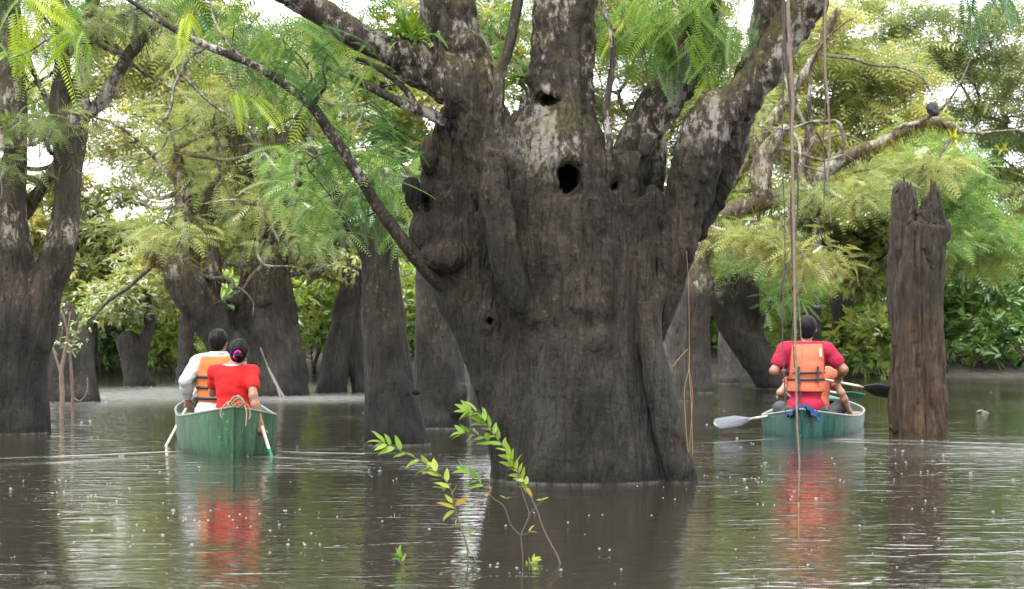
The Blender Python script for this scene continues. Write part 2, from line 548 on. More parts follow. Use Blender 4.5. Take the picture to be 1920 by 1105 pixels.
def t_sprig(n=6, w=0.19, seed=3):
    """a twig end with several broad leaves"""
    rs = np.random.RandomState(seed)
    v, f = [], []
    lv, lf = t_rhomb(w)
    for i in range(n):
        a = i * 2.4 + rs.uniform(-0.3, 0.3)
        el = rs.uniform(0.1, 0.9)
        d = np.array((math.cos(el), math.sin(el) * math.cos(a), math.sin(el) * math.sin(a)))
        d = d / np.linalg.norm(d)
        sd = np.cross(d, (0, 0, 1)); sd /= np.linalg.norm(sd) + 1e-9
        nn = np.cross(sd, d)
        L = rs.uniform(0.5, 0.75)
        base = np.array((0.5 * i / n, 0, 0))
        f.append(lf[0] + len(v))
        v += list(base + L * (lv[:, :1] * d + lv[:, 1:2] * sd + lv[:, 2:] * nn))
    return np.array(v), np.array(f)

def t_strap(w=0.06, arch=0.6, n=4):
    v, f = [], []
    for q in range(n + 1):
        x = q / n
        ww = w * (1 - x ** 2.5) + 0.004
        z = 0.25 * math.sin(x * 2.2) * (1 - arch) - arch * x * x * 0.6
        v += [(x * (1 - 0.15 * x), -ww, z), (x * (1 - 0.15 * x), ww, z)]
    for q in range(n):
        f.append((2 * q, 2 * q + 2, 2 * q + 3, 2 * q + 1))
    return np.array(v), np.array(f)

TPL = {
    'fern_hi': t_fern(20, 0.02, 0.22, True, 0.30),
    'fern_mid': t_fern(11, 0.026, 0.24, False, 0.28),
    'fern_lo': t_fern(8, 0.036, 0.27, False, 0.25),
    'fern_min': t_fern(5, 0.058, 0.33, False, 0.25),
    'sprig': t_sprig(6),
    'sprig5': t_sprig(5, 0.24, 8),
    'rhomb': t_rhomb(),
    'strap': t_strap(),
    'hair': t_strap(0.022, 0.9, 2),
}

class Foliage:
    def __init__(self, seed):
        self.r = np.random.RandomState(seed)
        self.p, self.d, self.s, self.t, self.u = [], [], [], [], []
    def add(self, p, d, s, t, roll=0.5):
        n = len(p)
        self.p.append(p); self.d.append(d)
        self.s.append(np.broadcast_to(s, (n,))); self.t.append(np.broadcast_to(t, (n,)))
        self.u.append(self.r.normal(0, roll, (n, 3)) + (0, 0, 1))
    def clump(self, c, R, n, L, tint=(0.2, 0.8), flat=0.4, up=-0.15, roll=0.45, out=0.8):
        """n leaves through an ellipsoid round c"""
        r = self.r
        q = r.normal(size=(n, 3)); q /= np.linalg.norm(q, axis=1)[:, None]
        q *= r.uniform(0, 1, (n, 1)) ** 0.5
        R3 = np.broadcast_to(np.asarray(R, float), (3,)) * (1, 1, flat)
        p = np.asarray(c) + q * R3
        d = q * (1, 1, 0.5) * out + r.normal(0, 0.6, (n, 3)) * (1, 1, 0.5) + (0, 0, up)
        d /= np.linalg.norm(d, axis=1)[:, None] + 1e-9
        t = r.uniform(*tint) + r.normal(0, 0.13, n)
        self.add(p, d, L * r.uniform(0.7, 1.25, n), np.clip(t, 0, 1), roll)
    def count(self):
        return sum(len(x) for x in self.p)
    def mesh(self, name, tpl, org=(0, 0, 0)):
        tv, tf = TPL[tpl] if isinstance(tpl, str) else tpl
        p = np.concatenate(self.p); d = np.concatenate(self.d); s = np.concatenate(self.s); t = np.concatenate(self.t); u = np.concatenate(self.u)
        sd = np.cross(u, d)
        sd /= np.linalg.norm(sd, axis=1)[:, None] + 1e-9
        nn = np.cross(d, sd)
        v = p[:, None] + s[:, None, None] * (tv[None, :, 0:1] * d[:, None] + tv[None, :, 1:2] * sd[:, None] + tv[None, :, 2:3] * nn[:, None])
        v = v.reshape(-1, 3) - np.asarray(org, float)
        f = (tf[None] + (np.arange(len(p)) * len(tv))[:, None, None]).reshape(-1, tf.shape[1])
        return new_mesh(name, v, f, smooth=False, attrs={'tint': np.repeat(t, len(tv))})

def limbs(roots, tips, rs, r_tip=0.010, r_root=None, wob=0.10, reach=0.55, arch=0.0, sides=6, geo=None):
    """join foliage tips to root points by wandering limbs; near tips share a limb"""
    nodes = [np.asarray(r, float)[:3] for r in roots]
    par = [-1] * len(nodes)
    cost = [0.0] * len(nodes)
    tips = sorted(tips, key=lambda c: min(np.linalg.norm(c - n) for n in nodes[:len(roots)]))
    for c in tips:
        A = np.array(nodes)
        L = np.linalg.norm(A - c, axis=1)
        sc_ = L + reach * np.array(cost) + 0.6 * np.maximum(0, A[:, 2] - c[2] - 0.2)
        j = int(np.argmin(sc_))
        a = nodes[j]
        n = max(2, int(L[j] / 0.5))
        for q in range(1, n + 1):
            t = q / n
            p = a * (1 - t) + c * t
            if q < n: p = p + rs.normal(0, wob, 3) * min(1.0, L[j]) + (0, 0, arch * L[j] * math.sin(math.pi * t))
            nodes.append(p); par.append(j if q == 1 else len(nodes) - 2)
            cost.append(cost[par[-1]] + np.linalg.norm(p - nodes[par[-1]]))
    n = len(nodes)
    cnt = np.zeros(n)
    kids = [[] for _ in range(n)]
    for i in range(n):
        if par[i] >= 0: kids[par[i]].append(i)
    for i in range(n - 1, -1, -1):
        if not kids[i]: cnt[i] += 1
        if par[i] >= 0: cnt[par[i]] += cnt[i]
    tot = max(1.0, cnt[:len(roots)].max())
    rr = r_root if r_root else r_tip * tot ** 0.5
    ex = math.log(max(rr / r_tip, 1.05)) / math.log(max(tot, 2))
    rad = r_tip * np.maximum(cnt, 1) ** ex
    rt = list(range(n))
    for i in range(n):
        rt[i] = i if par[i] < 0 else rt[par[i]]
    geos = {}
    for i in range(n):                       # walk chains: each continues into its biggest child
        if par[i] < 0: starts = [(i, k) for k in kids[i]]
        else:
            m = max(kids[i], key=lambda k: cnt[k]) if kids[i] else None
            starts = [(i, k) for k in kids[i] if k != m]
        for a, k in starts:
            ch = [a, k]
            while kids[ch[-1]]:
                ch.append(max(kids[ch[-1]], key=lambda q: cnt[q]))
            rows = np.array([[*nodes[q], rad[q]] for q in ch])
            rows[0, 3] = min(rows[0, 3], rows[1, 3] * 1.3)
            q = spline(rows, 3)
            geos.setdefault(rt[a], Geo()).add(*tube(q[:, :3], np.maximum(q[:, 3], 0.004), sides, True, 0.1, i))
    return [geos[k] for k in sorted(geos)]
# ================================================================== the water
def water_material():
    b = N('water')
    g = b.n('ShaderNodeNewGeometry')
    sep = b.n('ShaderNodeSeparateXYZ')
    b.t.links.new(g.outputs['Position'], sep.inputs[0])
    X, Y = sep.outputs[0], sep.outputs[1]
    # ruffled and calm patches
    patch = b.noise(b.pos((0.35, 0.16, 1)), 1.0, 3, 0.5)
    patch = b.ramp(patch, [(0.38, 0.12), (0.62, 1.0)])
    def spot(x, y, rx, ry, amp):
        dx = b.math('DIVIDE', b.math('SUBTRACT', X, x), rx)
        dy = b.math('DIVIDE', b.math('SUBTRACT', Y, y), ry)
        r2 = b.math('ADD', b.math('MULTIPLY', dx, dx), b.math('MULTIPLY', dy, dy))
        return b.math('MULTIPLY', b.math('EXPONENT', b.math('MULTIPLY', r2, -1.0)), amp)
    for s in ((-6.4, 34, 2.4, 6.5, 4.5), (-0.6, 15.3, 1.5, 0.8, 2.0), (5.0, 16.3, 1.6, 1.6, 1.6), (4.0, 9.5, 1.5, 2.2, 1.0), (-3.2, 32.0, 1.3, 3, 2.0)):
        patch = b.math('ADD', patch, spot(*s))
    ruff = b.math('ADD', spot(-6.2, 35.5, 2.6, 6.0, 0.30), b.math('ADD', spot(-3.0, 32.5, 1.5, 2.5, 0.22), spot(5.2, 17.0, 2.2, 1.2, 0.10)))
    calm = b.math('SUBTRACT', 1.0, spot(0.4, 10.2, 1.0, 2.4, 0.75))
    patch = b.math('MULTIPLY', patch, calm)
    n1 = b.noise(b.pos((0.8, 2.3, 1)), 2.0, 2, 0.5, 0.8)
    n2 = b.noise(b.pos((1.0, 2.0, 1)), 6.0, 3, 0.55, 0.6)
    n3 = b.noise(b.pos((1.0, 1.4, 1)), 30.0, 2, 0.5)
    h = b.math('ADD', b.math('MULTIPLY', n1, 1.0), b.math('ADD', b.math('MULTIPLY', n2, 0.36), b.math('MULTIPLY', n3, 0.05)))
    h = b.math('MULTIPLY', h, b.math('MULTIPLY', patch, 0.0135))
    # flat lens-shaped wavelets that catch the sky
    n5 = b.noise(b.pos((0.8, 1.9, 1)), 2.1, 2, 0.45, 0.9)
    lens = b.ramp(n5, [(0.56, 0.0), (0.68, 1.0)])
    h = b.math('ADD', h, b.math('MULTIPLY', b.math('MULTIPLY', lens, b.math('ADD', patch, 0.05)), 0.0058))
    n6 = b.noise(b.pos((0.7, 2.0, 1)), 17.0, 2, 0.5, 0.2)
    h = b.math('ADD', h, b.math('MULTIPLY', b.math('MULTIPLY', b.ramp(n6, [(0.6, 0.0), (0.72, 1.0)]), b.math('ADD', patch, 0.1)), 0.0013))
    # rings spreading from rain drops
    vo = b.n('ShaderNodeTexVoronoi', feature='F1')
    b.set(vo.inputs['Vector'], b.pos((1, 1, 0))); b.set(vo.inputs['Scale'], 1.6)
    dd = vo.outputs['Distance']
    ring = b.math('MULTIPLY', b.math('SINE', b.math('MULTIPLY', dd, 95.0)), b.math('EXPONENT', b.math('MULTIPLY', dd, -8.0)))
    h = b.math('ADD', h, b.math('MULTIPLY', ring, 0.0011))
    # the wakes of the two canoes: low ridges trailing from their hulls
    def wake(x0, y0, x1, y1, wid, amp):
        L = math.hypot(x1 - x0, y1 - y0)
        ux, uy = (x1 - x0) / L, (y1 - y0) / L
        rx, ry = b.math('SUBTRACT', X, x0), b.math('SUBTRACT', Y, y0)
        s = b.math('ADD', b.math('MULTIPLY', rx, ux), b.math('MULTIPLY', ry, uy))
        t = b.math('ADD', b.math('MULTIPLY', rx, -uy), b.math('MULTIPLY', ry, ux))
        t = b.math('ADD', t, b.math('MULTIPLY', b.math('SUBTRACT', n1, 0.5), wid * 1.2))
        prof = b.math('EXPONENT', b.math('MULTIPLY', b.math('POWER', b.math('DIVIDE', t, wid), 2.0), -1.0))
        fade = b.math('MULTIPLY', b.math('SMOOTH_MIN', 1.0, b.math('MAXIMUM', b.math('MULTIPLY', b.math('ADD', s, 0.1), 8.0), 0.0), 0.1), b.math('MAXIMUM', b.math('SUBTRACT', 1.0, b.math('DIVIDE', s, L)), 0.0))
        return b.math('MULTIPLY', b.math('MULTIPLY', prof, b.math('POWER', fade, 0.6)), amp * 1.8)
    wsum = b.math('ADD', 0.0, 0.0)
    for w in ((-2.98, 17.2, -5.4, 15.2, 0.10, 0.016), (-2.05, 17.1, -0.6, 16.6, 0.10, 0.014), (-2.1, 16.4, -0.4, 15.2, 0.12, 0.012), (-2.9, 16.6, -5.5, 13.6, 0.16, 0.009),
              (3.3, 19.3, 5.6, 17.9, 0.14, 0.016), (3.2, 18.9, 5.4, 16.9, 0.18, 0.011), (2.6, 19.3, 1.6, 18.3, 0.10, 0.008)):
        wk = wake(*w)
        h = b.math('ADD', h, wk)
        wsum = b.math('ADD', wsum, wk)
    col = b.mix(b.noise(b.pos((0.4, 0.2, 1)), 1.0, 3), (0.0135, 0.0112, 0.0080), (0.024, 0.0215, 0.0150))
    # foam and white sky glare painted as colour on the wakes and rain-pitted channel
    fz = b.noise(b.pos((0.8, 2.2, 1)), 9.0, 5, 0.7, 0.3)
    froth_glare = b.math('ADD', b.math('MULTIPLY', wsum, 26.0), b.math('MULTIPLY', ruff, 3.0))
    froth_glare = b.math('MULTIPLY', froth_glare, b.ramp(fz, [(0.42, 0.0), (0.62, 1.0)]), clamp=True)
    col = b.mix(froth_glare, col, (0.34, 0.35, 0.34))
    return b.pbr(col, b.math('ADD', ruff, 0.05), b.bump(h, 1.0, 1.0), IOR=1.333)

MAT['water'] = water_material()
xs = np.concatenate((np.linspace(-220, -12, 12), np.linspace(-11, 11, 45), np.linspace(12, 220, 12)))
ys = np.concatenate((np.linspace(-60, 4, 8), np.linspace(5, 60, 90), np.linspace(62, 70, 4)))
gx, gy = np.meshgrid(xs, ys)
gv = np.stack((gx.ravel(), gy.ravel(), np.zeros(gx.size)), 1)
nx = len(xs)
i, j = np.meshgrid(np.arange(len(ys) - 1), np.arange(nx - 1), indexing='ij')
q = (i * nx + j).ravel()
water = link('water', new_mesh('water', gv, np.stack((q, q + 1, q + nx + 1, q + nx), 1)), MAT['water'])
tag(water, 'dark brown flood water dimpled by rain between the trees', 'water', kind='structure')

# the far bank
MAT['mud'] = plain('mud', (0.035, 0.028, 0.02), 0.85, 0.5, 3.0, 0.8, 0.1, obj=False)
xs = np.linspace(-120, 120, 161)
ys = np.concatenate((np.linspace(46, 60, 24), np.linspace(62, 300, 24)))
gx, gy = np.meshgrid(xs, ys)
edge = 50.5 + 1.8 * vnoise(np.stack((xs * 0.25, xs * 0, xs * 0), 1), 5) + 1.2 * np.exp(-((xs + 8) / 6) ** 2) * 4
bz = np.clip((gy - edge[None]) * 0.22, -0.6, 0.75) + 0.12 * vnoise(np.stack((gx.ravel() * 0.8, gy.ravel() * 0.8, gx.ravel() * 0), 1), 9).reshape(gx.shape) + np.clip((gy - 70) * 0.01, 0, 3)
gv = np.stack((gx.ravel(), gy.ravel(), bz.ravel()), 1)
nx = len(xs)
i, j = np.meshgrid(np.arange(len(ys) - 1), np.arange(nx - 1), indexing='ij')
q = (i * nx + j).ravel()
bank = link('bank', new_mesh('bank', gv, np.stack((q, q + 1, q + nx + 1, q + nx), 1)), MAT['mud'])
tag(bank, 'low dark muddy river bank under the far bushes', 'bank', kind='structure')

# ================================================================== the forest: shrubs on the bank and trees behind
rs = np.random.RandomState(11)

def shrub(px, base_y, D, w, top_y, label, seed, tint=(0.1, 0.7), n=620, L=0.42):
    r = np.random.RandomState(seed)
    b = P(px, base_y, D); b[2] = 0.1
    zt = P(px, top_y, D)[2]
    W = w * D / F
    o = empty('bush', b, label, 'bush', 'bushes along the far bank')
    fo = Foliage(seed)
    tips = []
    for q in range(13):
        c = b + (r.uniform(-W, W) * 0.8, r.uniform(-0.8, 1.0), 0)
        c[2] = 0.35 + (zt - 0.5) * r.uniform(0.05, 1) ** 0.8 * (1 - 0.4 * ((c[0] - b[0]) / W) ** 2)
        tips.append(c)
        fo.clump(c, r.uniform(0.55, 0.95), n // 13, L, tint, 0.75, 0.05, 0.6)
    link('foliage', fo.mesh('foliage', 'sprig', b), MAT['bush'], o)
    gs = limbs([b + (r.uniform(-0.4, 0.4), 0.2, -0.4) for _ in range(3)], tips, r, 0.012, 0.05, 0.14, 0.3)
    for gq in gs: link('stem', gq.mesh('stem', b), MAT['twig'], o)
    g = Geo()
    # arching roots and bare stems at the waterline
    for q in range(7):
        a = b + (r.uniform(-W, W), r.uniform(-1.2, 0), r.uniform(0.3, 0.9))
        e = a + (r.uniform(-0.7, 0.7), r.uniform(-0.8, -0.1), 0); e[2] = -0.15
        g.add(*tube(spline([a, (a + e) / 2 + (0, 0, r.uniform(0, 0.3)), e], 4), np.linspace(0.022, 0.014, 9), 5))
    link('root', g.mesh('root', b), MAT['twig'], o)['kind'] = 'stuff'

BUSH = [
    (-20, 703, 53, 90, 540, 'olive bush at the photo\'s left edge behind the forked trunk', (0.2, 0.8)),
    (130, 703, 55, 90, 560, 'grey-green bush behind the cone-shaped stump', (0.3, 0.9)),
    (215, 703, 54, 60, 560, 'small bush behind the leaning stump tree in the open water', (0.1, 0.6)),
    (315, 705, 52, 62, 590, 'bright green rounded bush left of the man in the orange vest', (0.45, 0.95)),
    (400, 704, 56, 70, 560, 'dark bush hidden behind the hollow twin-limbed tree', (0.0, 0.4)),
    (600, 704, 54, 70, 505, 'light green leafy bush between the hollow tree and the split trunk', (0.5, 1.0)),
    (760, 704, 55, 70, 470, 'green bush seen in the gap between the two dark mid trunks', (0.4, 0.9)),
    (900, 704, 56, 60, 560, 'dark bush directly behind the giant tree', (0.1, 0.5)),
    (1100, 704, 56, 110, 560, 'wide bush hidden behind the giant trunk', (0.1, 0.5)),
    (1270, 704, 54, 60, 520, 'bush between the giant tree\'s prop stem and the brown trunk', (0.3, 0.8)),
    (1400, 704, 55, 80, 510, 'green bush behind the curved leaning trunk', (0.3, 0.9)),
    (1500, 704, 53, 65, 540, 'bright bush behind the head of the man in crimson', (0.35, 0.9)),
    (1600, 704, 53, 70, 545, 'green bush left of the broken stump', (0.2, 0.8)),
    (1640, 706, 49.5, 45, 600, 'low bush with pale leaves hanging over the water beside the stump', (0.6, 1.0)),
    (1730, 705, 53, 65, 480, 'tall bush partly behind the broken stump', (0.2, 0.7)),
    (1810, 705, 52, 65, 460, 'glossy green bush just right of the broken stump', (0.25, 0.8)),
    (1900, 705, 51.5, 75, 450, 'tall glossy bush at the right edge of the photo', (0.15, 0.7)),
]
for k, (px, by, D, w, ty, lab, ti) in enumerate(BUSH):
    shrub(px, by, D, w, ty, lab, 100 + k, ti)

# the wood behind: one mass
fo = Foliage(77)
for k in range(420):
    px = rs.uniform(-150, 2070)
    D = rs.uniform(57, 82)
    top = np.interp(px, [-150, 60, 250, 420, 650, 1000, 1400, 1700, 2070], [470, 470, 440, 430, 430, 400, 430, 420, 390])
    c = P(px, 700 - (700 - top) * rs.uniform(0.0, 1.0) ** 0.7, D)
    fo.clump(c, rs.uniform(1.0, 1.7), 75, 0.62, (0.1, 0.9), 0.7, 0.0, 0.6)
forest = link('forest', fo.mesh('forest', 'sprig5'), MAT['bush'])
tag(forest, 'dense green wood behind the bank bushes', 'forest', kind='stuff')

def rows(lst, D):
    """(px, py, depth offset, radius in px) -> x, y, z, radius"""
    return [(*P(a[0], a[1], D + a[2]), a[3] * (D + a[2]) / F) for a in lst]

def crown_tree(name, label, D, trunk, regions, mat, seed, tpl='fern_min', leaf='fern_far', L=0.42, per=110, tint=(0.2, 0.8), R=(0.5, 0.95), flat=0.38,
               bark='bark_far', res=None, k=0.06, r_tip=0.016, group=None, moss=0, extra=(), cut=(), lumps=0.02, reach=0.5, hang=-0.18, cat='tree', r_root=None, ddm=1.6, bare=0):
    """trunk: list of row lists; regions: (cx, cy, rx, ry, n clumps) in photo pixels, spread in depth about D"""
    r = np.random.RandomState(seed)
    tr = [rows(t, D) for t in trunk]
    base = np.array(tr[0][0][:3]); base[2] = 0
    o = empty(name, base, label, cat, group)
    allp = np.concatenate([np.array(t) for t in tr])
    h = res or 1.9 * D / F
    m = allp[:, 3].max() + 0.15
    fl = Field(allp[:, :3].min(0) - m, allp[:, :3].max(0) + m, h)
    for t in tr: fl.chain(t, k)
    for c in extra: fl.ball(P(c[0], c[1], D + c[2]), np.array(c[3:6]) * D / F, k)
    for c in cut: fl.ball(P(c[0], c[1], D + c[2]), np.array(c[3:6]) * D / F, 0.02, True)
    sd = seed
    def dsp(v):
        return lumps * fbm(v * (3.0, 3.0, 1.6), sd, 3) + lumps * 0.8 * fbm(v * (9, 9, 1.5), sd + 7, 2)
    solid('trunk', fl, MAT[bark], o, base, 1, dsp)
    fo = Foliage(seed + 1)
    tips = []
    for cx, cy, rx, ry, n in regions:
        for q in range(n):
            a, s = r.uniform(0, 2 * math.pi), r.uniform(0, 1) ** 0.5
            c = P(cx + rx * s * math.cos(a), cy + ry * s * math.sin(a), D + r.uniform(-ddm, ddm))
            tips.append(c)
            fo.clump(c, r.uniform(*R), per, L, tint, flat, hang)
    if tips:
        roots = [np.array(t[-1][:3]) for t in tr[:]] if len(tr) == 1 else [np.array(t[-1][:3]) for t in tr if t[-1][2] > 1.2]
        rr = r_root or min(0.13, 0.95 * min(t[-1][3] for t in tr) + 0.02)
        gs = limbs(roots, [c - (0, 0, 0.1) for c in tips], r, r_tip, rr, 0.22, reach)
        for g in gs: link('limb', g.mesh('limb', base), MAT['twig'], o)
        link('crown', fo.mesh('crown', tpl, base), MAT[leaf], o)
    for q in range(bare):                    # bare, lichen-pale branches wandering out of the limbs
        t = tr[r.randint(0, len(tr))]
        a = np.array(t[r.randint(max(1, len(t) // 2), len(t))])
        if a[2] < FLOOD - 0.2: continue
        d = r.normal(0, 1, 3) * (1, 0.5, 0.5) + (0, 0, 0.35); d /= np.linalg.norm(d)
        p = a[:3].copy(); pts = [(*p, min(a[3] * 0.6, 0.06))]
        n = r.randint(5, 10); r0 = min(a[3] * 0.5, 0.045)
        for w in range(n):
            d = d + r.normal(0, 0.30, 3); d /= np.linalg.norm(d)
            p = p + d * r.uniform(0.22, 0.45)
            pts.append((*p, r0 * (1 - (w + 1) / n) + 0.009))
        q2 = spline(pts, 4)
        g = Geo(); g.add(*tube(q2[:, :3], q2[:, 3], 6, True, 0.15, q))
        link('branch', g.mesh('branch', base), MAT['twig'], o)
    if moss:
        mo = Foliage(seed + 5)
        up = [t for t in tr]
        for t in up:
            q = spline(t, 8)
            q = q[q[:, 2] > FLOOD - 0.1]
            for a in q:
                n = int(moss)
                ang = r.normal(size=(n, 3)); ang /= np.linalg.norm(ang, axis=1)[:, None]
                p = a[:3] + ang * a[3] * 1.0
                d = ang * 0.7 + r.normal(0, 0.3, (n, 3)) + (0, 0, -0.45)
                d /= np.linalg.norm(d, axis=1)[:, None]
                mo.add(p, d, r.uniform(0.10, 0.28, n), np.clip(r.uniform(0, 1) * 0.6 + r.uniform(0, 0.4, n), 0, 1), 0.6)
        if mo.p:
            link('moss', mo.mesh('moss', 'hair', base), MAT['moss'], o)
    return o

GF = 'feather-leaved trees behind the channel'
far = dict(tpl='fern_min', L=0.50, per=105, ddm=2.5, flat=0.34, lumps=0.015, group=GF)
crown_tree('far_tree', 'pale tree with flat layered crown against the white sky at upper right', 60,
           [[(1880, 740, 0, 16), (1868, 600, 0, 13), (1850, 480, 0, 11), (1838, 400, 0, 9), (1860, 320, 0, 8), (1885, 220, 0, 7)]],
           [(1800, 120, 110, 28, 9), (1880, 170, 90, 30, 8), (1760, 90, 60, 18, 4), (1860, 250, 90, 22, 8), (1790, 330, 110, 40, 12), (1890, 340, 60, 60, 8), (1850, 420, 110, 40, 12), (1780, 220, 50, 20, 3), (1930, 90, 50, 30, 4), (2010, 250, 60, 120, 10), (1700, 60, 70, 30, 5), (1850, 50, 80, 25, 5), (1920, 20, 60, 25, 3), (1730, 20, 60, 20, 3)], None, 201, bark='bark_grey', R=(0.6, 1.05), tint=(0.1, 0.65), **far)
crown_tree('far_tree', 'slender forked tree rising from the bank right of the man in crimson', 50,
           [[(1562, 725, 0, 14), (1568, 640, 0, 12), (1578, 560, 0, 10), (1590, 480, 0, 6), (1600, 400, 0, 5)], [(1572, 600, 0, 8), (1560, 540, 0, 6), (1548, 480, 0, 5)], [(1585, 570, 0, 6), (1620, 545, 0, 5), (1660, 525, 0, 4)]],
           [(1620, 350, 110, 50, 12), (1600, 440, 110, 40, 12), (1530, 400, 60, 70, 8), (1680, 450, 80, 50, 9), (1620, 500, 100, 30, 8)], None, 202, bark='bark_grey', tint=(0.3, 0.95), **{**far, 'tpl': 'sprig', 'per': 110, 'L': 0.36})
crown_tree('far_tree', 'thin dark trunk with yellowish foliage behind the hanging vines', 47,
           [[(1530, 725, 0, 11), (1529, 600, 0, 10), (1531, 480, 0, 9), (1535, 380, 0, 7), (1540, 280, 0, 5)]],
           [(1560, 150, 90, 60, 10), (1620, 230, 110, 50, 11), (1530, 270, 90, 60, 10), (1640, 120, 60, 40, 4), (1580, 60, 60, 40, 5), (1480, 200, 60, 90, 8), (1580, 330, 110, 40, 10), (1600, 15, 90, 25, 5), (1680, 170, 50, 40, 4), (1500, 100, 50, 50, 4), (1690, 300, 60, 40, 4)], None, 203, tint=(0.35, 0.95), **far)
crown_tree('far_tree', 'pale crowned tree seen between the giant tree\'s upper limbs', 52,
           [[(1210, 725, 0, 15), (1206, 560, 0, 13), (1210, 420, 0, 11), (1215, 300, 0, 9)]],
           [(1230, 60, 150, 90, 20), (1000, 60, 120, 90, 12), (1230, 220, 120, 90, 14), (1330, 330, 90, 90, 12), (1390, 130, 70, 90, 8), (1120, -60, 250, 60, 14), (960, 180, 60, 60, 6), (1130, 150, 60, 80, 8), (1290, 430, 80, 60, 6), (1400, 260, 60, 80, 7), (1290, 150, 60, 60, 6), (1180, 40, 80, 50, 6)], None, 204, tint=(0.3, 0.9), **far)
crown_tree('far_tree', 'yellow-green feathery tree behind the split trunk left of the giant tree', 49,
           [[(728, 725, 0, 15), (722, 600, 0, 13), (715, 480, 0, 11), (700, 380, 0, 9)]],
           [(640, 250, 130, 90, 18), (760, 330, 80, 100, 12), (560, 330, 100, 90, 14), (640, 420, 120, 60, 14), (760, 100, 120, 90, 14), (880, 60, 80, 90, 8), (700, 160, 150, 60, 10), (560, 480, 120, 40, 8), (740, 440, 60, 60, 6)], None, 205, tint=(0.35, 0.95), **{**far, 'tpl': 'sprig', 'per': 120, 'L': 0.36})
crown_tree('far_tree', 'broad pale crown filling the gap above the canoe with the woman in red', 46,
           [[(345, 725, 0, 15), (350, 600, 0, 13), (365, 480, 0, 11), (380, 370, 0, 9), (400, 260, 0, 7)]],
           [(420, 130, 150, 80, 20), (330, 190, 60, 60, 5), (500, 230, 120, 70, 15), (370, 290, 90, 50, 8), (480, 330, 110, 60, 13), (300, 80, 90, 60, 6), (560, 120, 90, 90, 10), (420, 420, 150, 50, 14), (480, -60, 200, 70, 12), (240, 130, 70, 40, 5), (300, 15, 150, 35, 8), (130, 60, 90, 50, 5), (230, 260, 60, 40, 4), (300, 330, 60, 30, 4)], None, 206, tint=(0.4, 1.0), **far)
crown_tree('far_tree', 'small olive tree on the bank behind the forked trunk at the left edge', 51,
           [[(165, 725, 0, 14), (172, 600, 0, 12), (185, 500, 0, 10), (200, 440, 0, 8)]],
           [(170, 500, 110, 50, 12), (250, 460, 80, 50, 9), (60, 500, 80, 70, 9), (120, 420, 90, 25, 5), (240, 560, 90, 40, 8), (20, 430, 70, 60, 6), (90, 360, 60, 25, 3), (190, 380, 60, 20, 3), (75, 200, 40, 50, 3)], None, 207, bark='bark_grey', tint=(0.35, 1.0), **{**far, 'tpl': 'sprig', 'per': 120, 'L': 0.36})
crown_tree('far_tree', 'green tree with drooping sprays above the broken stump', 43,
           [[(1735, 712, 0, 14), (1735, 600, 0, 12), (1732, 480, 0, 10), (1730, 390, 0, 8), (1745, 320, 0, 6)]],
           [(1740, 300, 70, 40, 8), (1770, 380, 80, 40, 8), (1830, 440, 90, 40, 8), (1720, 250, 60, 25, 3), (1880, 480, 80, 50, 7)], None, 208, leaf='fern_green', tint=(0.4, 1.0), **{**far, 'tpl': 'fern_lo'})
# ================================================================== the flooded trees
G5 = 'trees standing in the flood water'
mid = dict(tpl='fern_lo', L=0.36, per=75, ddm=1.4, flat=0.36, group=G5)
crown_tree('flooded_tree', 'huge hollow tree with a leaning left limb behind the canoe with the woman in red', 34,
           [[(505, 775, 0, 72), (508, 745, 0, 68), (508, 700, 0, 54), (504, 650, 0, 44), (500, 600, 0, 36), (508, 540, 0, 26), (518, 470, 0, 22), (524, 380, 0, 17), (530, 290, 0, 14), (520, 180, 0, 11)],
            [(470, 740, -0.1, 36), (450, 665, -0.1, 40), (418, 625, -0.1, 40), (382, 580, -0.1, 36), (350, 532, -0.1, 34), (322, 497, -0.1, 20), (300, 484, -0.1, 10), (275, 470, -0.1, 5)],
            [(345, 530, 0, 22), (345, 450, 0, 13), (340, 360, 0, 12), (330, 280, 0, 9)],
            [(458, 620, 0.2, 28), (468, 540, 0.2, 18), (470, 470, 0.2, 15), (462, 390, 0.2, 13), (450, 300, 0.2, 14), (430, 220, 0.2, 10)],
            [(500, 560, -0.2, 22), (485, 500, -0.2, 12), (478, 430, -0.2, 9), (492, 360, -0.2, 8)],
            [(395, 560, 0, 22), (400, 480, 0, 13), (390, 400, 0, 12), (410, 320, 0, 9)],
            [(562, 740, 0.1, 18), (545, 620, 0.1, 16), (530, 520, 0.1, 16)]],
           [(400, 380, 110, 40, 7), (300, 420, 50, 30, 3), (480, 200, 100, 60, 8), (360, 250, 70, 60, 5), (540, 420, 60, 50, 5), (440, 90, 120, 50, 8)], None, 301, tint=(0.3, 0.85), k=0.05, bare=30, moss=40, lumps=0.045,
           cut=[(438, 598, -0.55, 15, 60, 26), (436, 585, -0.4, 12, 60, 20)], extra=[(440, 565, -0.5, 14, 10, 8)], bark='bark', **mid)
# the pale root that leans on it
g = Geo()
for ex in ((537, 752), (527, 752)):
    q = spline(rows([(488, 652, -1.25, 1.6), (503, 690, -1.3, 2.2), (520, 725, -1.35, 3), (*ex, -1.4, 2)], 34), 4)
    g.add(*tube(q[:, :3], q[:, 3], 6))
root = link('aerial_root', g.mesh('aerial_root', P(530, 750, 32.6)), plain('pale_root', (0.13, 0.11, 0.095), 0.8, 0.2, 30))
root.location = tuple(P(530, 750, 32.6))
tag(root, 'thin pale forked root slanting into the water before the hollow tree', 'root')

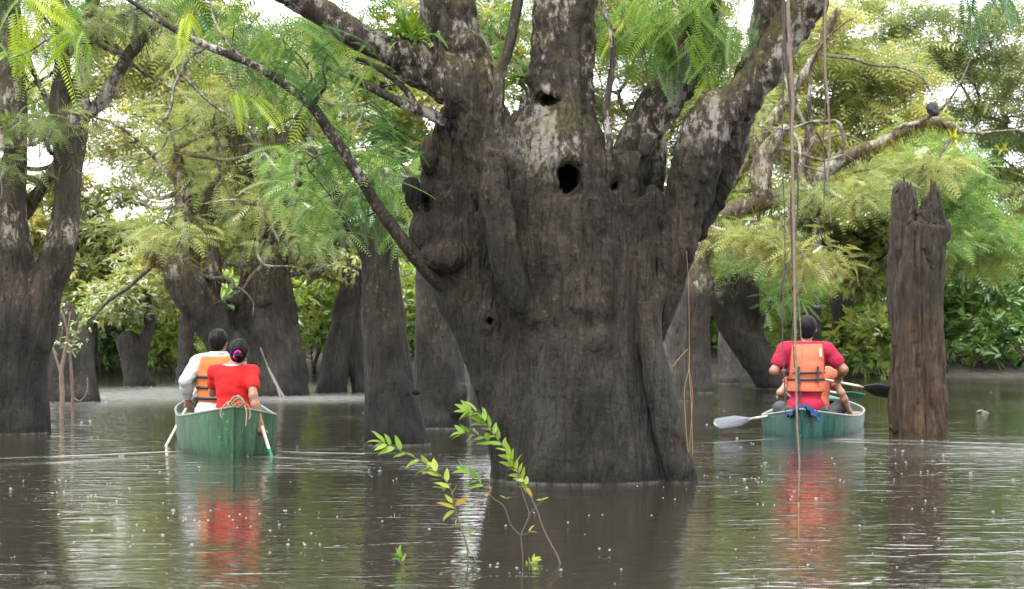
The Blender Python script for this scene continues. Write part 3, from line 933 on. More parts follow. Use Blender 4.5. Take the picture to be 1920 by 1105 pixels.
crown_tree('flooded_tree', 'forked dark trunk at the left edge of the photo', 20.4,
           [[(30, 870, 0, 66), (28, 815, 0, 62), (25, 700, 0, 58), (30, 600, 0, 58), (20, 500, 0, 42), (8, 400, 0, 36), (18, 300, 0, 30), (22, 200, 0, 27), (18, 100, 0, 24), (12, 0, 0, 22), (5, -140, 0, 18)],
            [(60, 640, 0, 40), (80, 550, 0, 34), (104, 490, 0, 31), (120, 420, 0, 26), (127, 340, 0, 25), (122, 270, 0, 22), (112, 200, 0, 17), (118, 130, 0, 14), (112, 40, 0, 12), (100, -90, 0, 10)],
            [(136, 310, 0, 16), (147, 240, 0, 15), (152, 180, 0, 14), (156, 110, 0, 12), (170, 20, 0, 10), (185, -90, 0, 8)],
            [(20, 430, 0.3, 14), (55, 385, 0.3, 12), (85, 345, 0.3, 10), (112, 305, 0.3, 8), (125, 280, 0.3, 7)],
            [(165, 215, 0.1, 9), (190, 190, 0.1, 10), (215, 150, 0.1, 9), (240, 105, 0.1, 8), (280, 60, 0.1, 6), (320, 20, 0.1, 5)]],
           [(40, -60, 120, 60, 9), (60, 240, 70, 20, 3), (130, 230, 50, 30, 2), (200, 60, 80, 40, 5), (20, 90, 60, 40, 3), (250, 30, 70, 40, 4), (0, 290, 50, 30, 3), (150, -200, 200, 60, 10)], None, 302, tint=(0.05, 0.5), tpl='fern_mid', L=0.26, per=55, ddm=0.9, R=(0.28, 0.5), group=G5, bark='bark', k=0.05, bare=8, moss=7, lumps=0.022)
crown_tree('stump', 'broad cone-shaped stump behind the forked trunk at left', 30.6,
           [[(128, 790, 0, 62), (130, 757, 0, 56), (132, 700, 0, 44), (132, 650, 0, 34), (130, 610, 0, 24), (128, 580, 0, 12)]], [], None, 303, bark='bark', group=G5, lumps=0.03, cat='stump')
crown_tree('flooded_tree', 'small leaning dead-topped tree alone in the pale open water at left', 40.5,
           [[(264, 745, 0, 30), (263, 725, 0, 26), (256, 700, 0, 22), (248, 670, 0, 20), (240, 640, 0, 20)], [(262, 690, 0, 12), (270, 650, 0, 10), (280, 610, 0, 8), (278, 560, 0, 6), (285, 500, 0, 5)], [(240, 650, 0, 9), (222, 635, 0, 6), (212, 625, 0, 3)]],
           [(270, 540, 60, 40, 6), (220, 560, 60, 40, 5), (300, 500, 50, 40, 4)], None, 304, tint=(0.4, 0.95), **{**mid, 'tpl': 'sprig', 'per': 90, 'L': 0.22})
crown_tree('flooded_tree', 'narrow trunk with a split, flared base left of the tall mid trunk', 35.4,
           [[(622, 765, 0, 32), (622, 738, 0, 28), (630, 680, 0, 24), (640, 620, 0, 22), (648, 570, 0, 20), (655, 530, 0, 16), (640, 470, 0, 11), (620, 400, 0, 10), (600, 320, 0, 9), (560, 220, 0, 8)],
            [(683, 770, 0.2, 20), (678, 735, 0.2, 18), (668, 660, 0.2, 18), (662, 590, 0.2, 18), (668, 540, 0.2, 14), (680, 480, 0.2, 9)]],
           [(620, 470, 80, 40, 7), (680, 390, 70, 50, 6), (590, 330, 80, 60, 7), (650, 200, 80, 60, 6)], None, 305, tint=(0.3, 0.85), bark='bark', bare=10, **{**mid, 'tpl': 'sprig', 'per': 80, 'L': 0.22})
crown_tree('flooded_tree', 'tall dark trunk swelling at the water between the canoe and the giant tree', 18.2,
           [[(745, 900, 0, 60), (744, 838, 0, 55), (735, 760, 0, 47), (727, 680, 0, 41), (719, 600, 0, 37), (714, 520, 0, 34), (712, 460, 0, 31), (714, 400, 0, 20), (722, 330, 0, 14)],
            [(706, 490, 0, 22), (680, 450, 0, 15), (655, 410, 0, 13), (638, 380, 0, 12), (600, 300, 0, 9)],
            [(735, 470, 0.1, 12), (752, 400, 0.1, 10), (760, 320, 0.1, 8)]],
           [(640, 410, 50, 30, 4), (590, 380, 60, 40, 5), (720, 330, 60, 40, 5), (560, 300, 50, 40, 3), (760, 410, 40, 40, 3)], None, 306, leaf='fern_green', tpl='fern_mid', L=0.25, per=42, tint=(0.3, 0.8), R=(0.22, 0.38), ddm=0.7, group=G5, bark='bark', k=0.05, extra=[(780, 735, -0.2, 10, 7, 8)], lumps=0.016)
crown_tree('flooded_tree', 'brown trunk with a knob, just left of the giant tree', 21.6,
           [[(826, 860, 0, 56), (826, 808, 0, 50), (824, 740, 0, 46), (822, 660, 0, 43), (820, 580, 0, 40), (815, 500, 0, 34), (820, 420, 0, 24), (830, 330, 0, 18)], [(850, 770, -0.2, 14), (862, 742, -0.25, 10), (866, 728, -0.25, 5)]],
           [], None, 307, bark='bark', group=G5, k=0.05, lumps=0.02)
crown_tree('flooded_tree', 'straight brown trunk carrying the long mossy limb toward upper right', 35.8,
           [[(1310, 770, 0, 34), (1309, 738, 0, 29), (1307, 660, 0, 25), (1305, 580, 0, 24), (1307, 500, 0, 22), (1318, 450, 0, 18), (1345, 410, 0, 15), (1400, 385, 0, 15), (1450, 372, 0, 16), (1500, 352, 0, 14), (1560, 312, 0, 12), (1610, 284, 0, 10), (1660, 262, 0, 9), (1710, 238, 0, 8), (1750, 226, 0, 7), (1800, 246, 0, 5)],
            [(1325, 450, 0.2, 11), (1360, 360, 0.2, 10), (1400, 300, 0.2, 9), (1440, 240, 0.2, 9), (1480, 180, 0.2, 8), (1530, 100, 0.2, 7), (1570, 20, 0.2, 6)],
            [(1430, 375, -0.1, 16), (1425, 330, -0.1, 18), (1440, 280, -0.1, 14), (1470, 240, -0.1, 8)],
            [(1500, 350, 0, 12), (1508, 300, 0, 10), (1520, 260, 0, 9)]],
           [(1420, 460, 90, 30, 6), (1500, 470, 70, 40, 5), (1650, 330, 90, 30, 6), (1400, 220, 60, 60, 5), (1560, 380, 90, 30, 5), (1750, 310, 50, 30, 3)], None, 308, tint=(0.35, 0.9), bare=12, moss=40, bark='bark_far', **mid)
crown_tree('flooded_tree', 'curved trunk leaning left out of the water beside the canoe with the man in crimson', 38.5,
           [[(1475, 760, 0, 28), (1452, 725, 0, 27), (1436, 695, 0, 27), (1405, 652, 0, 28), (1370, 602, 0, 26), (1350, 545, 0, 21), (1338, 510, 0, 12), (1315, 478, 0, 8), (1310, 440, 0, 6)],
            [(1400, 640, 0.1, 20), (1388, 570, 0.1, 20), (1378, 520, 0.1, 20), (1390, 485, 0.1, 14), (1402, 460, 0.1, 9), (1420, 400, 0.1, 6)],
            [(1415, 640, 0.1, 12), (1412, 580, 0.1, 11), (1408, 520, 0.1, 9)],
            [(1440, 660, -0.1, 5), (1425, 615, -0.1, 5), (1440, 575, -0.1, 5), (1475, 550, -0.1, 4), (1510, 520, -0.1, 3)]],
           [(1370, 470, 60, 30, 6), (1430, 510, 50, 20, 4), (1340, 420, 60, 40, 5), (1480, 540, 50, 30, 4)], None, 309, leaf='fern_green', tint=(0.4, 0.9), bark='bark', **mid)
crown_tree('flooded_tree', 'pale grey trunk half hidden behind the curved leaning trunk', 43,
           [[(1368, 750, 0, 26), (1368, 718, 0, 23), (1367, 650, 0, 20), (1366, 580, 0, 18), (1368, 500, 0, 16), (1372, 420, 0, 12)]],
           [(1380, 380, 70, 50, 6)], None, 310, bark='bark_grey', tint=(0.35, 0.9), **mid)
crown_tree('flooded_tree', 'greyish trunk hidden just behind the giant tree\'s prop stem', 31,
           [[(1262, 790, 0, 30), (1262, 752, 0, 26), (1262, 680, 0, 22), (1264, 600, 0, 20), (1266, 520, 0, 18), (1270, 430, 0, 14)]],
           [], None, 311, bark='bark_grey', group=G5)
crown_tree('flooded_tree', 'dark trunk in the narrow gap left of the giant tree\'s base', 27,
           [[(905, 800, 0, 26), (905, 769, 0, 22), (900, 700, 0, 18), (898, 620, 0, 17), (900, 520, 0, 15)]],
           [], None, 312, bark='bark', group=G5)

# ------------------------------------------------------------------ the giant tree
D1 = 13.72
T = [
    # core
    [(1090, 985, 0, 172), (1090, 915, 0, 158), (1088, 860, 0, 147), (1082, 780, 0, 139), (1074, 700, 0, 134), (1068, 620, 0, 133), (1062, 540, 0, 134), (1056, 460, 0, 130), (1050, 390, 0, 112), (1046, 320, 0, 92), (1047, 255, 0, 68), (1051, 200, 0, 54), (1054, 140, 0, 50), (1057, 80, 0, 49), (1060, 20, 0, 49), (1064, -60, 0, 48), (1068, -180, 0.1, 50), (1060, -330, 0.2, 42)],
    # left side stem with its burls
    [(985, 900, -0.10, 50), (962, 800, -0.12, 46), (940, 720, -0.12, 46), (922, 650, -0.1, 50), (902, 590, -0.05, 56), (880, 540, 0, 62), (862, 490, 0, 58), (845, 440, 0.02, 52), (838, 390, 0.02, 44), (831, 340, 0.05, 34), (828, 290, 0.05, 25), (830, 250, 0.08, 16), (836, 212, 0.1, 9)],
    [(860, 500, -0.1, 44), (872, 420, -0.05, 42), (880, 350, 0, 38), (872, 290, 0.05, 25), (864, 240, 0.1, 18), (856, 200, 0.1, 14)],
    # big left limb going up and its arm to the upper left
    [(960, 420, -0.15, 60), (945, 340, -0.15, 56), (925, 275, -0.15, 44), (905, 225, -0.15, 39), (888, 170, -0.15, 37), (872, 110, -0.12, 37), (850, 50, -0.1, 38), (835, -10, -0.05, 38), (820, -120, 0, 34), (790, -260, 0, 28)],
    [(905, 215, -0.15, 36), (868, 165, -0.18, 36), (825, 135, -0.18, 33), (780, 115, -0.2, 29), (735, 97, -0.2, 28), (690, 80, -0.22, 27), (640, 50, -0.25, 28), (590, 18, -0.25, 27), (540, -8, -0.3, 24), (480, -30, -0.3, 22), (380, -60, -0.3, 18), (250, -120, -0.35, 13)],
    # root-like ridge down the face
    [(926, 262, -0.22, 9), (926, 300, -0.30, 15), (928, 350, -0.42, 19), (936, 420, -0.48, 22), (946, 480, -0.50, 23), (965, 540, -0.50, 23), (990, 580, -0.46, 20), (1012, 602, -0.42, 12)],
    [(870, 220, -0.2, 8), (896, 265, -0.25, 10), (912, 300, -0.3, 9), (926, 345, -0.38, 8)],
    # central back stem between
    [(985, 310, 0.1, 40), (980, 260, 0.1, 28), (986, 222, 0.1, 16)],
    # right shoulder and shelf
    [(1150, 640, 0, 60), (1168, 560, 0, 70), (1180, 490, 0, 72), (1182, 430, 0, 62), (1185, 395, 0, 40)],
    [(1150, 420, -0.1, 36), (1200, 402, -0.08, 30), (1240, 408, -0.06, 27), (1275, 412, 0, 24)],
    [(1200, 620, 0.05, 26), (1218, 530, 0.05, 32), (1232, 465, 0.02, 34), (1240, 428, 0, 24)],
    # limb to the upper right behind
    [(1165, 410, 0.25, 50), (1178, 340, 0.25, 40), (1192, 285, 0.25, 33), (1210, 240, 0.25, 31), (1234, 198, 0.25, 30), (1262, 158, 0.25, 29), (1290, 110, 0.25, 26), (1310, 50, 0.25, 22), (1325, -30, 0.25, 18), (1350, -150, 0.2, 13)],
    [(1195, 400, 0.3, 32), (1214, 330, 0.3, 26), (1226, 290, 0.3, 21), (1232, 268, 0.3, 12)],
    # the knobbly cup below it
    [(1120, 360, -0.05, 34), (1150, 330, -0.05, 34), (1168, 320, -0.02, 24), (1158, 372, -0.1, 24)],
    # right stem
    [(1200, 690, 0.0, 14), (1218, 640, -0.02, 20), (1238, 570, -0.05, 28), (1256, 500, -0.08, 33), (1274, 430, -0.1, 36), (1291, 360, -0.12, 37), (1305, 300, -0.14, 38), (1322, 250, -0.15, 37), (1345, 213, -0.15, 31), (1380, 192, -0.15, 27), (1410, 155, -0.15, 26), (1438, 115, -0.15, 26), (1470, 75, -0.15, 27), (1500, 30, -0.18, 25), (1525, -15, -0.2, 23), (1560, -100, -0.3, 19), (1600, -230, -0.5, 15)],
    [(1300, 430, 0.05, 26), (1325, 370, 0.08, 28), (1352, 310, 0.08, 27), (1372, 260, 0.05, 25), (1392, 205, 0, 22)],
    [(1388, 195, 0, 20), (1402, 150, 0.05, 18), (1420, 90, 0.05, 17), (1436, 30, 0.08, 17), (1445, -20, 0.08, 16), (1460, -140, 0.1, 12)],
    # prop stem on the right
    [(1232, 540, -0.1, 22), (1212, 590, -0.2, 22), (1217, 640, -0.26, 22), (1230, 700, -0.3, 22), (1246, 770, -0.32, 22.5), (1262, 840, -0.34, 23), (1280, 905, -0.36, 23), (1296, 975, -0.36, 24)],
    [(1222, 690, -0.05, 12), (1232, 760, -0.1, 13), (1246, 840, -0.12, 12), (1256, 905, -0.14, 10), (1262, 960, -0.14, 10)],
    # hollow stub at left
    [(845, 440, -0.05, 30), (815, 405, -0.1, 26), (795, 380, -0.14, 20), (780, 362, -0.16, 8), (768, 343, -0.17, 3)],
]
o1 = empty('giant_tree', (*P(1090, 910, D1)[:2], 0), 'giant gnarled tree with hollow trunk and many thick limbs in the middle', 'tree')
org1 = np.array(o1.location)
R1 = [rows(t, D1) for t in T]
ap = np.concatenate([np.array(t) for t in R1])
lo = P(735, 985, D1) - (0, 0, 0.0); hi = P(1560, -45, D1)
fl = Field((lo[0], D1 - 0.95, -0.30), (hi[0], D1 + 0.95, hi[2] + 0.05), 0.0155)
for n_, t in enumerate(R1): fl.chain(t, 0.035 if n_ not in (5, 6, 14, 15, 17, 18) else 0.014, 5)
s1 = D1 / F
rb = np.random.RandomState(4)
for c in [(805, 440, -0.2, 34, 30, 30), (835, 480, -0.3, 40, 34, 30), (800, 430, -0.1, 22, 22, 22), (910, 724, -0.26, 15, 13, 17), (916, 603, -0.33, 17, 14, 17), (1010, 600, -0.46, 30, 20, 18),
          (1085, 575, -0.5, 40, 26, 16), (1110, 640, -0.5, 36, 22, 22), (1175, 345, -0.15, 18, 16, 30), (1120, 540, -0.5, 28, 16, 60), (870, 380, -0.15, 26, 20, 34),
          (900, 460, -0.2, 20, 20, 50), (1215, 420, -0.15, 40, 24, 20), (1246, 412, -0.08, 18, 18, 16)]:
    fl.ball(P(c[0], c[1], D1 + c[2] + 0.05), np.array((c[3], c[4], c[5])) * s1, 0.06)
# fluting at the foot and gnarled bumps higher up
for n_ in range(16):
    a = rb.uniform(0, 2 * math.pi); w = rb.uniform(10, 22)
    cx = 1090 + 150 * math.cos(a); dy = 150 * math.sin(a) * s1
    fl.chain(rows([(cx + 8 * math.cos(a), 985, dy * 1.05, w), (1088 + 138 * math.cos(a), 860, dy * 0.93, w * 0.9), (1078 + 124 * math.cos(a), 740, dy * 0.84, w * 0.8), (1070 + 112 * math.cos(a), 620, dy * 0.78, w * 0.5)], D1), 0.05, 4)
for n_ in range(44):
    px, py = rb.uniform(800, 1310), rb.uniform(250, 660)
    q = rb.uniform(8, 18)
    if (px > 1170 and py > 400) or (px < 860 and py > 500): continue
    cx_ = np.interp(-py, -np.array(T[0])[:, 1], np.array(T[0])[:, 0]); cr_w = np.interp(-py, -np.array(T[0])[:, 1], np.array(T[0])[:, 3])
    u_ = (px - cx_) / cr_w
    d_ = -cr_w * math.sqrt(max(0.0, 1 - u_ * u_)) * s1 + 0.04 if abs(u_) < 1 else -0.10
    fl.ball(P(px, py, D1 + d_ + rb.uniform(-0.02, 0.06)), np.array((q, q, q * rb.uniform(1.2, 3.6))) * s1, 0.07)
# root strands hugging the face, winding down from the limbs
core = np.array(T[0])[::-1]
def on_face(px_y, ang, out=0.0):
    cx = np.interp(-px_y, -core[::-1][:, 1], core[::-1][:, 0]); rr = np.interp(-px_y, -core[::-1][:, 1], core[::-1][:, 3])
    return (cx + (rr + out) * math.cos(ang), px_y, (rr + out) * math.sin(ang) * s1)
for n_ in range(30):
    a = rb.uniform(-2.75, -0.4); y0 = rb.uniform(230, 430); y1 = y0 + rb.uniform(120, 420); w = rb.uniform(4, 10)
    pts = []
    for t in np.linspace(0, 1, 6):
        a += rb.normal(0, 0.07)
        x_, y_, d_ = on_face(y0 + (y1 - y0) * t, a, -w * 0.25)
        pts.append((x_, y_, d_, w * (0.75 + 0.5 * math.sin(math.pi * t)) * (1 if t < 1 else 0.3)))
    fl.chain(rows(pts, D1), 0.014, 3)
# hollows, holes, seams
def bore(px, py, d0, d1, rx, rz, k=0.012):
    a = P(px, py, D1 + d0); b = P(px, py, D1 + d1)
    for t in np.linspace(0, 1, 7):
        fl.ball(a * (1 - t) + b * t, np.array((rx, 24, rz)) * s1, k, True)
bore(1062, 326, -0.62, 0.08, 33, 36); bore(1074, 352, -0.6, 0.7, 19, 26); bore(1056, 350, -0.6, 0.0, 22, 24)
bore(1029, 191, -0.42, -0.02, 25, 16); bore(1018, 188, -0.40, -0.08, 16, 14)
bore(917, 603, -0.46, -0.22, 8, 9)
bore(797, 384, -0.5, -0.02, 19, 24); bore(788, 368, -0.45, -0.06, 13, 18)
bore(1252, 322, -0.8, 0.8, 10, 40, 0.02); bore(1262, 372, -0.8, 0.8, 8, 30, 0.02); bore(1258, 270, -0.8, 0.8, 11, 40, 0.02); bore(1233, 505, -0.8, 0.8, 5, 34, 0.012); bore(896, 388, -0.7, 0.7, 7, 15)
bore(992, 170, -0.6, 0.8, 9, 40)
bore(1150, 350, -0.3, -0.1, 8, 10)
for a, b, w in (((935, 560, -0.42), (948, 790, -0.40), 5), ((1202, 600, -0.36), (1238, 900, -0.44), 6), ((1190, 560, -0.45), (1150, 460, -0.5), 4), ((905, 330, -0.3), (918, 470, -0.38), 9), ((868, 400, -0.32), (880, 560, -0.38), 6), ((1138, 230, -0.35), (1128, 300, -0.42), 4),
                ((1205, 300, -0.1), (1195, 385, -0.12), 5), ((900, 430, -0.4), (925, 520, -0.45), 6), ((1300, 330, -0.2), (1290, 480, -0.25), 2.5), ((1240, 430, -0.2), (1215, 560, -0.3), 6), ((1258, 470, -0.25), (1238, 600, -0.25), 5)):
    fl.chain(rows([(*a, w), ((a[0] + b[0]) / 2 + 6, (a[1] + b[1]) / 2, (a[2] + b[2]) / 2 - 0.02, w), (*b, w * 0.6)], D1), 0.03, 4, True)
for c in ((1160, 388, -0.02, 30), (1200, 398, 0.0, 26), (1130, 372, 0.0, 26), (1238, 412, 0.02, 22)):
    fl.ball(P(c[0], c[1], D1 + c[2]), np.array((c[3], c[3], c[3] * 0.8)) * s1, 0.05)
# axe scars
for q in range(9):
    x, y = 1110 + 7 * q, 655 + 5 * q + rb.uniform(-8, 8)
    fl.cone(P(x, y, D1 - 0.52), 0.008, P(x + 30, y + 14, D1 - 0.5), 0.006, 0.008, True)
def d1(v):
    up = np.clip((v[:, 2] - 1.0) / 1.2, 0.15, 1)
    ridge = 1 - np.abs(fbm(v * (7, 7, 0.9), 31, 2))
    groove = np.clip(1 - np.abs(fbm(v * (5, 5, 0.8), 61, 2)) * 5, 0, 1)
    gn = np.abs(fbm(v * (6.5, 6.5, 4.5), 71, 2))
    return 0.026 * up * fbm(v * (3.2, 3.2, 1.6), 21, 3) + 0.030 * up * gn + 0.020 * ridge - 0.026 * groove * (0.35 + 0.65 * up) + 0.013 * fbm(v * (22, 22, 4), 41, 2) * (0.5 + 0.5 * up) + 0.008 * fbm(v * (30, 30, 24), 51, 2) * up
solid('trunk', fl, MAT['bark_big'], o1, org1, 1, d1)

# limbs that leave the frame, continued as tubes
def limb(pts, mat='bark_big', sides=10, name='branch', parent=o1, D=D1, org=None, per=5, rough=0.05, seed=0):
    q = spline(rows(pts, D), per)
    n_ = len(q)
    wob = np.stack([vnoise(np.stack((q[:, 0] * 3, q[:, 1] * 3 + 7 * s, q[:, 2] * 3), 1), seed + s) for s in range(3)], 1)
    p = q[:, :3] + wob * np.minimum(q[:, 3:4] * 0.7, 0.02)
    rad = q[:, 3] * (1 + 0.12 * vnoise(q[:, :3] * 9, seed + 5))
    v, f = tube(p, rad, sides, True, rough, seed)
    g = Geo(); g.add(v, f)
    org = org1 if org is None else org
    return link(name, g.mesh(name, org), MAT[mat], parent)
limb([(560, -2, -0.28, 24.5), (500, -24, -0.3, 22), (400, -60, -0.3, 18), (250, -120, -0.35, 13), (100, -220, -0.5, 8)], seed=1)
limb([(745, 101, -0.2, 27), (690, 80, -0.22, 26), (640, 50, -0.25, 26), (590, 18, -0.25, 25), (540, -8, -0.28, 23)], seed=2)
limb([(1061, 0, 0, 49), (1064, -60, 0, 48), (1068, -180, 0.1, 50), (1060, -330, 0.2, 40), (1030, -520, 0.3, 26)], sides=14, seed=3)
limb([(836, -5, -0.06, 37), (825, -90, 0, 34), (790, -260, 0, 28), (740, -450, 0.1, 18)], seed=4)
limb([(1310, 50, 0.25, 22), (1325, -30, 0.25, 18), (1350, -150, 0.2, 13), (1400, -300, 0, 8)], seed=5)
limb([(1505, 22, -0.18, 24.5), (1525, -15, -0.2, 23), (1570, -100, -0.9, 19), (1600, -190, -2.2, 16), (1580, -290, -3.6, 12), (1540, -330, -4.4, 7)], seed=6)
limb([(1436, 30, 0.08, 17), (1445, -20, 0.08, 16), (1460, -140, 0.1, 12), (1490, -300, 0.2, 7)], seed=7)
# thinner branches
limb([(936, 330, -0.28, 12), (934, 280, -0.30, 14), (936, 230, -0.3, 12), (938, 185, -0.3, 12), (940, 130, -0.28, 11), (954, 80, -0.26, 11), (966, 30, -0.25, 10), (974, -20, -0.25, 9), (985, -120, -0.2, 7)], seed=8)
limb([(1132, 352, -0.2, 9), (1140, 320, -0.22, 8), (1143, 260, -0.22, 7.5), (1138, 210, -0.22, 7.5), (1146, 160, -0.2, 7), (1152, 110, -0.2, 6), (1146, 60, -0.2, 5), (1130, 10, -0.2, 4), (1120, -60, -0.2, 3)], 'branch', 7, seed=9)
long_branch = [(905, 585, 0.05, 16), (860, 556, -0.05, 15.5), (815, 524, -0.2, 15), (768, 474, -0.35, 13.5), (735, 430, -0.42, 12.5), (705, 388, -0.48, 12), (678, 340, -0.55, 11.5), (645, 285, -0.6, 11), (612, 240, -0.65, 10), (585, 205, -0.7, 9.5), (558, 180, -0.72, 9), (525, 152, -0.75, 9), (480, 122, -0.8, 8), (430, 104, -0.85, 7.5), (385, 88, -0.9, 7), (340, 62, -0.95, 6), (295, 36, -1.0, 5), (240, 0, -1.05, 4), (180, -40, -1.1, 3)]
limb(long_branch, 'branch', 9, seed=10)
limb([(835, 235, -0.1, 13), (800, 215, -0.12, 12), (770, 206, -0.15, 9), (735, 188, -0.18, 8), (705, 170, -0.2, 7.5), (670, 150, -0.22, 6.5), (640, 138, -0.25, 5), (600, 120, -0.3, 3.5)], 'branch', 7, seed=11)
limb([(785, 212, -0.15, 7), (776, 195, -0.17, 6), (762, 172, -0.2, 6), (740, 150, -0.22, 5.5), (715, 132, -0.24, 5), (688, 116, -0.25, 4), (660, 108, -0.25, 3)], 'branch', 7, seed=12)
limb([(585, 205, -0.7, 5), (600, 180, -0.72, 3.5), (612, 160, -0.74, 3), (606, 128, -0.76, 2), (614, 100, -0.78, 1.4)], 'branch', 5, seed=13)
limb([(480, 122, -0.8, 5), (450, 105, -0.8, 4), (420, 70, -0.8, 3), (400, 30, -0.8, 2), (395, 0, -0.8, 1.6)], 'branch', 5, seed=14)
limb([(385, 88, -0.9, 5), (352, 110, -0.92, 4.2), (345, 140, -0.94, 4), (365, 165, -0.95, 3.6), (390, 190, -0.96, 3), (430, 218, -0.97, 2.4)], 'twig', 5, seed=15)
limb([(350, 125, -0.92, 3.6), (328, 160, -0.92, 3), (320, 205, -0.92, 2.8), (298, 238, -0.92, 2.2), (312, 250, -0.92, 2), (348, 236, -0.92, 1.8), (372, 215, -0.92, 1.6)], 'twig', 5, seed=16)
limb([(318, 248, -0.92, 2.2), (304, 278, -0.92, 2), (268, 300, -0.92, 1.8), (225, 290, -0.92, 1.5)], 'twig', 5, seed=17)
# ------------------------------------------------------------------ feather leaves of the giant tree: each near leaf is its own part
rf = np.random.RandomState(5)
FR = []
for tt in (0.08, 0.22, 0.36, 0.5, 0.64, 0.78, 0.95):
    for dr in (0.18, 0.42, 0.7):
        tv, tf = t_fern(21 + rf.randint(0, 4), 0.019, 0.19 + rf.uniform(0, 0.05), True, dr)
        tv[:, 1] += 0.05 * np.sin(tv[:, 0] * 3) * rf.uniform(-1, 1)
        me = new_mesh('frond', tv, tf, False, {'tint': np.full(len(tv), tt)})
        me.materials.append(MAT['fern_near'])
        FR.append((tt, me))
def frame(d, u):
    d = Vector(d).normalized(); s = Vector(u).cross(d).normalized(); n = d.cross(s)
    return Matrix((d, s, n)).transposed()
def frond(p, d, L, tint, parent, org, u=(0, 0, 1)):
    c = sorted(FR, key=lambda x: abs(x[0] - tint))[:3]
    o = bpy.data.objects.new('frond', c[rf.randint(0, 3)][1])
    sc.collection.objects.link(o)
    o.parent = parent
    m = frame(d, u).to_4x4()
    o.matrix_local = Matrix.Translation(Vector([float(x) for x in np.asarray(p) - org])) @ m @ Matrix.Scale(L, 4)
    return o
NEAR = [  # px, py, depth offset, count, spread px, length px, tint, downward pull
    (78, 45, -1.2, 9, 42, 100, 0.95, 0.7), (125, 95, -1.2, 7, 30, 95, 0.85, 0.9), (22, 120, -1.2, 6, 26, 75, 0.80, 0.7), (60, 10, -1.2, 6, 45, 90, 0.75, 0.4), (160, 15, -1.1, 6, 40, 80, 0.5, 0.4),
    (352, 55, -1.0, 5, 18, 60, 1.0, 0.9), (340, 95, -1.0, 4, 14, 45, 0.95, 0.8), (470, 205, -0.9, 6, 28, 85, 0.62, 0.9), (440, 55, -0.8, 6, 40, 70, 0.6, 0.3),
    (520, 65, -0.7, 9, 46, 80, 0.55, 0.5), (560, 125, -0.75, 15, 55, 78, 0.22, 0.25), (620, 95, -0.7, 10, 45, 72, 0.15, 0.2), (505, 165, -0.85, 9, 45, 78, 0.25, 0.35), (585, 165, -0.75, 9, 40, 75, 0.12, 0.3), (665, 130, -0.4, 8, 35, 72, 0.45, 0.5),
    (640, 290, -0.3, 10, 45, 85, 0.30, 0.4), (705, 345, -0.35, 11, 45, 85, 0.42, 0.6), (620, 385, -0.3, 8, 40, 90, 0.45, 0.6), (745, 265, -0.25, 11, 50, 75, 0.25, 0.2), (575, 325, -0.4, 6, 36, 85, 0.40, 0.4), (690, 420, -0.2, 6, 36, 85, 0.42, 0.7), (690, 230, -0.4, 7, 45, 75, 0.2, 0.1), (770, 160, 0.2, 6, 40, 70, 0.5, 0.4),
    (1175, 50, 0.05, 10, 42, 100, 0.72, 0.8), (1240, 70, 0.0, 13, 50, 100, 0.55, 0.8), (1300, 55, 0.0, 13, 50, 105, 0.62, 0.8), (1350, 100, 0.0, 10, 40, 100, 0.45, 0.9), (1265, 25, 0.1, 10, 50, 90, 0.7, 0.6), (1150, 95, 0.15, 6, 30, 85, 0.6, 0.7), (1405, 75, 0.0, 5, 30, 85, 0.5, 0.8), (1340, 20, 0.1, 8, 50, 90, 0.65, 0.6), (1210, 110, 0.05, 7, 40, 90, 0.4, 0.9),
    (1238, 262, 0.3, 4, 14, 48, 0.95, 0.6), (1310, 172, 0.35, 6, 26, 70, 0.98, 0.9), (1345, 150, 0.35, 5, 22, 80, 0.2, 0.9), (1865, 0, -2.0, 14, 40, 90, 0.15, 0.6), (900, 60, 0.6, 5, 40, 80, 0.4, 0.5),
]
lb = [np.array(a[:3]) for a in spline(rows(long_branch, D1), 3)]
attach = lb + [P(x, y, D1 + d) for x, y, d in ((240, 0, -1.05), (60, -60, -1.1), (690, 165, -0.2), (700, 125, -0.25), (1262, 155, 0.25), (1300, 80, 0.25), (1325, -20, 0.25), (1420, 90, 0.05), (1146, 60, -0.2), (1240, -40, 0.25), (1230, 270, 0.3), (1860, -120, -2.0), (1320, 120, 0.25), (850, 60, 0.0))]
tw = []
for px, py, dd, n_, sp, L, ti, dn in NEAR:
    c0 = P(px, py - sp * 0.4, D1 + dd)
    tw.append(c0)
    for k in range(n_):
        a = rf.uniform(0, 2 * math.pi)
        off = np.array((rf.normal(0, 0.6) * sp, rf.normal(0, 0.5) * sp))
        p = P(px + off[0], py - sp * 0.4 + off[1], D1 + dd + rf.normal(0, 0.12))
        d = np.array((math.cos(a), math.sin(a) * 0.7, 0)) * 1.0 + (off[0] / sp * 0.5, 0, -dn - rf.uniform(-0.25, 0.35))
        p = p - d / np.linalg.norm(d) * L * 0.35 * s1
        frond(p, d, L * s1 * rf.uniform(0.75, 1.2), np.clip(ti + rf.normal(0, 0.1), 0, 1), o1, org1, (rf.normal(0, 0.35), rf.normal(0, 0.35) - 0.25, 1))
for g in limbs(attach, tw, rf, 0.0045, 0.011, 0.05, 0.1, sides=5):
    link('twig', g.mesh('twig', org1), MAT['branch'], o1)
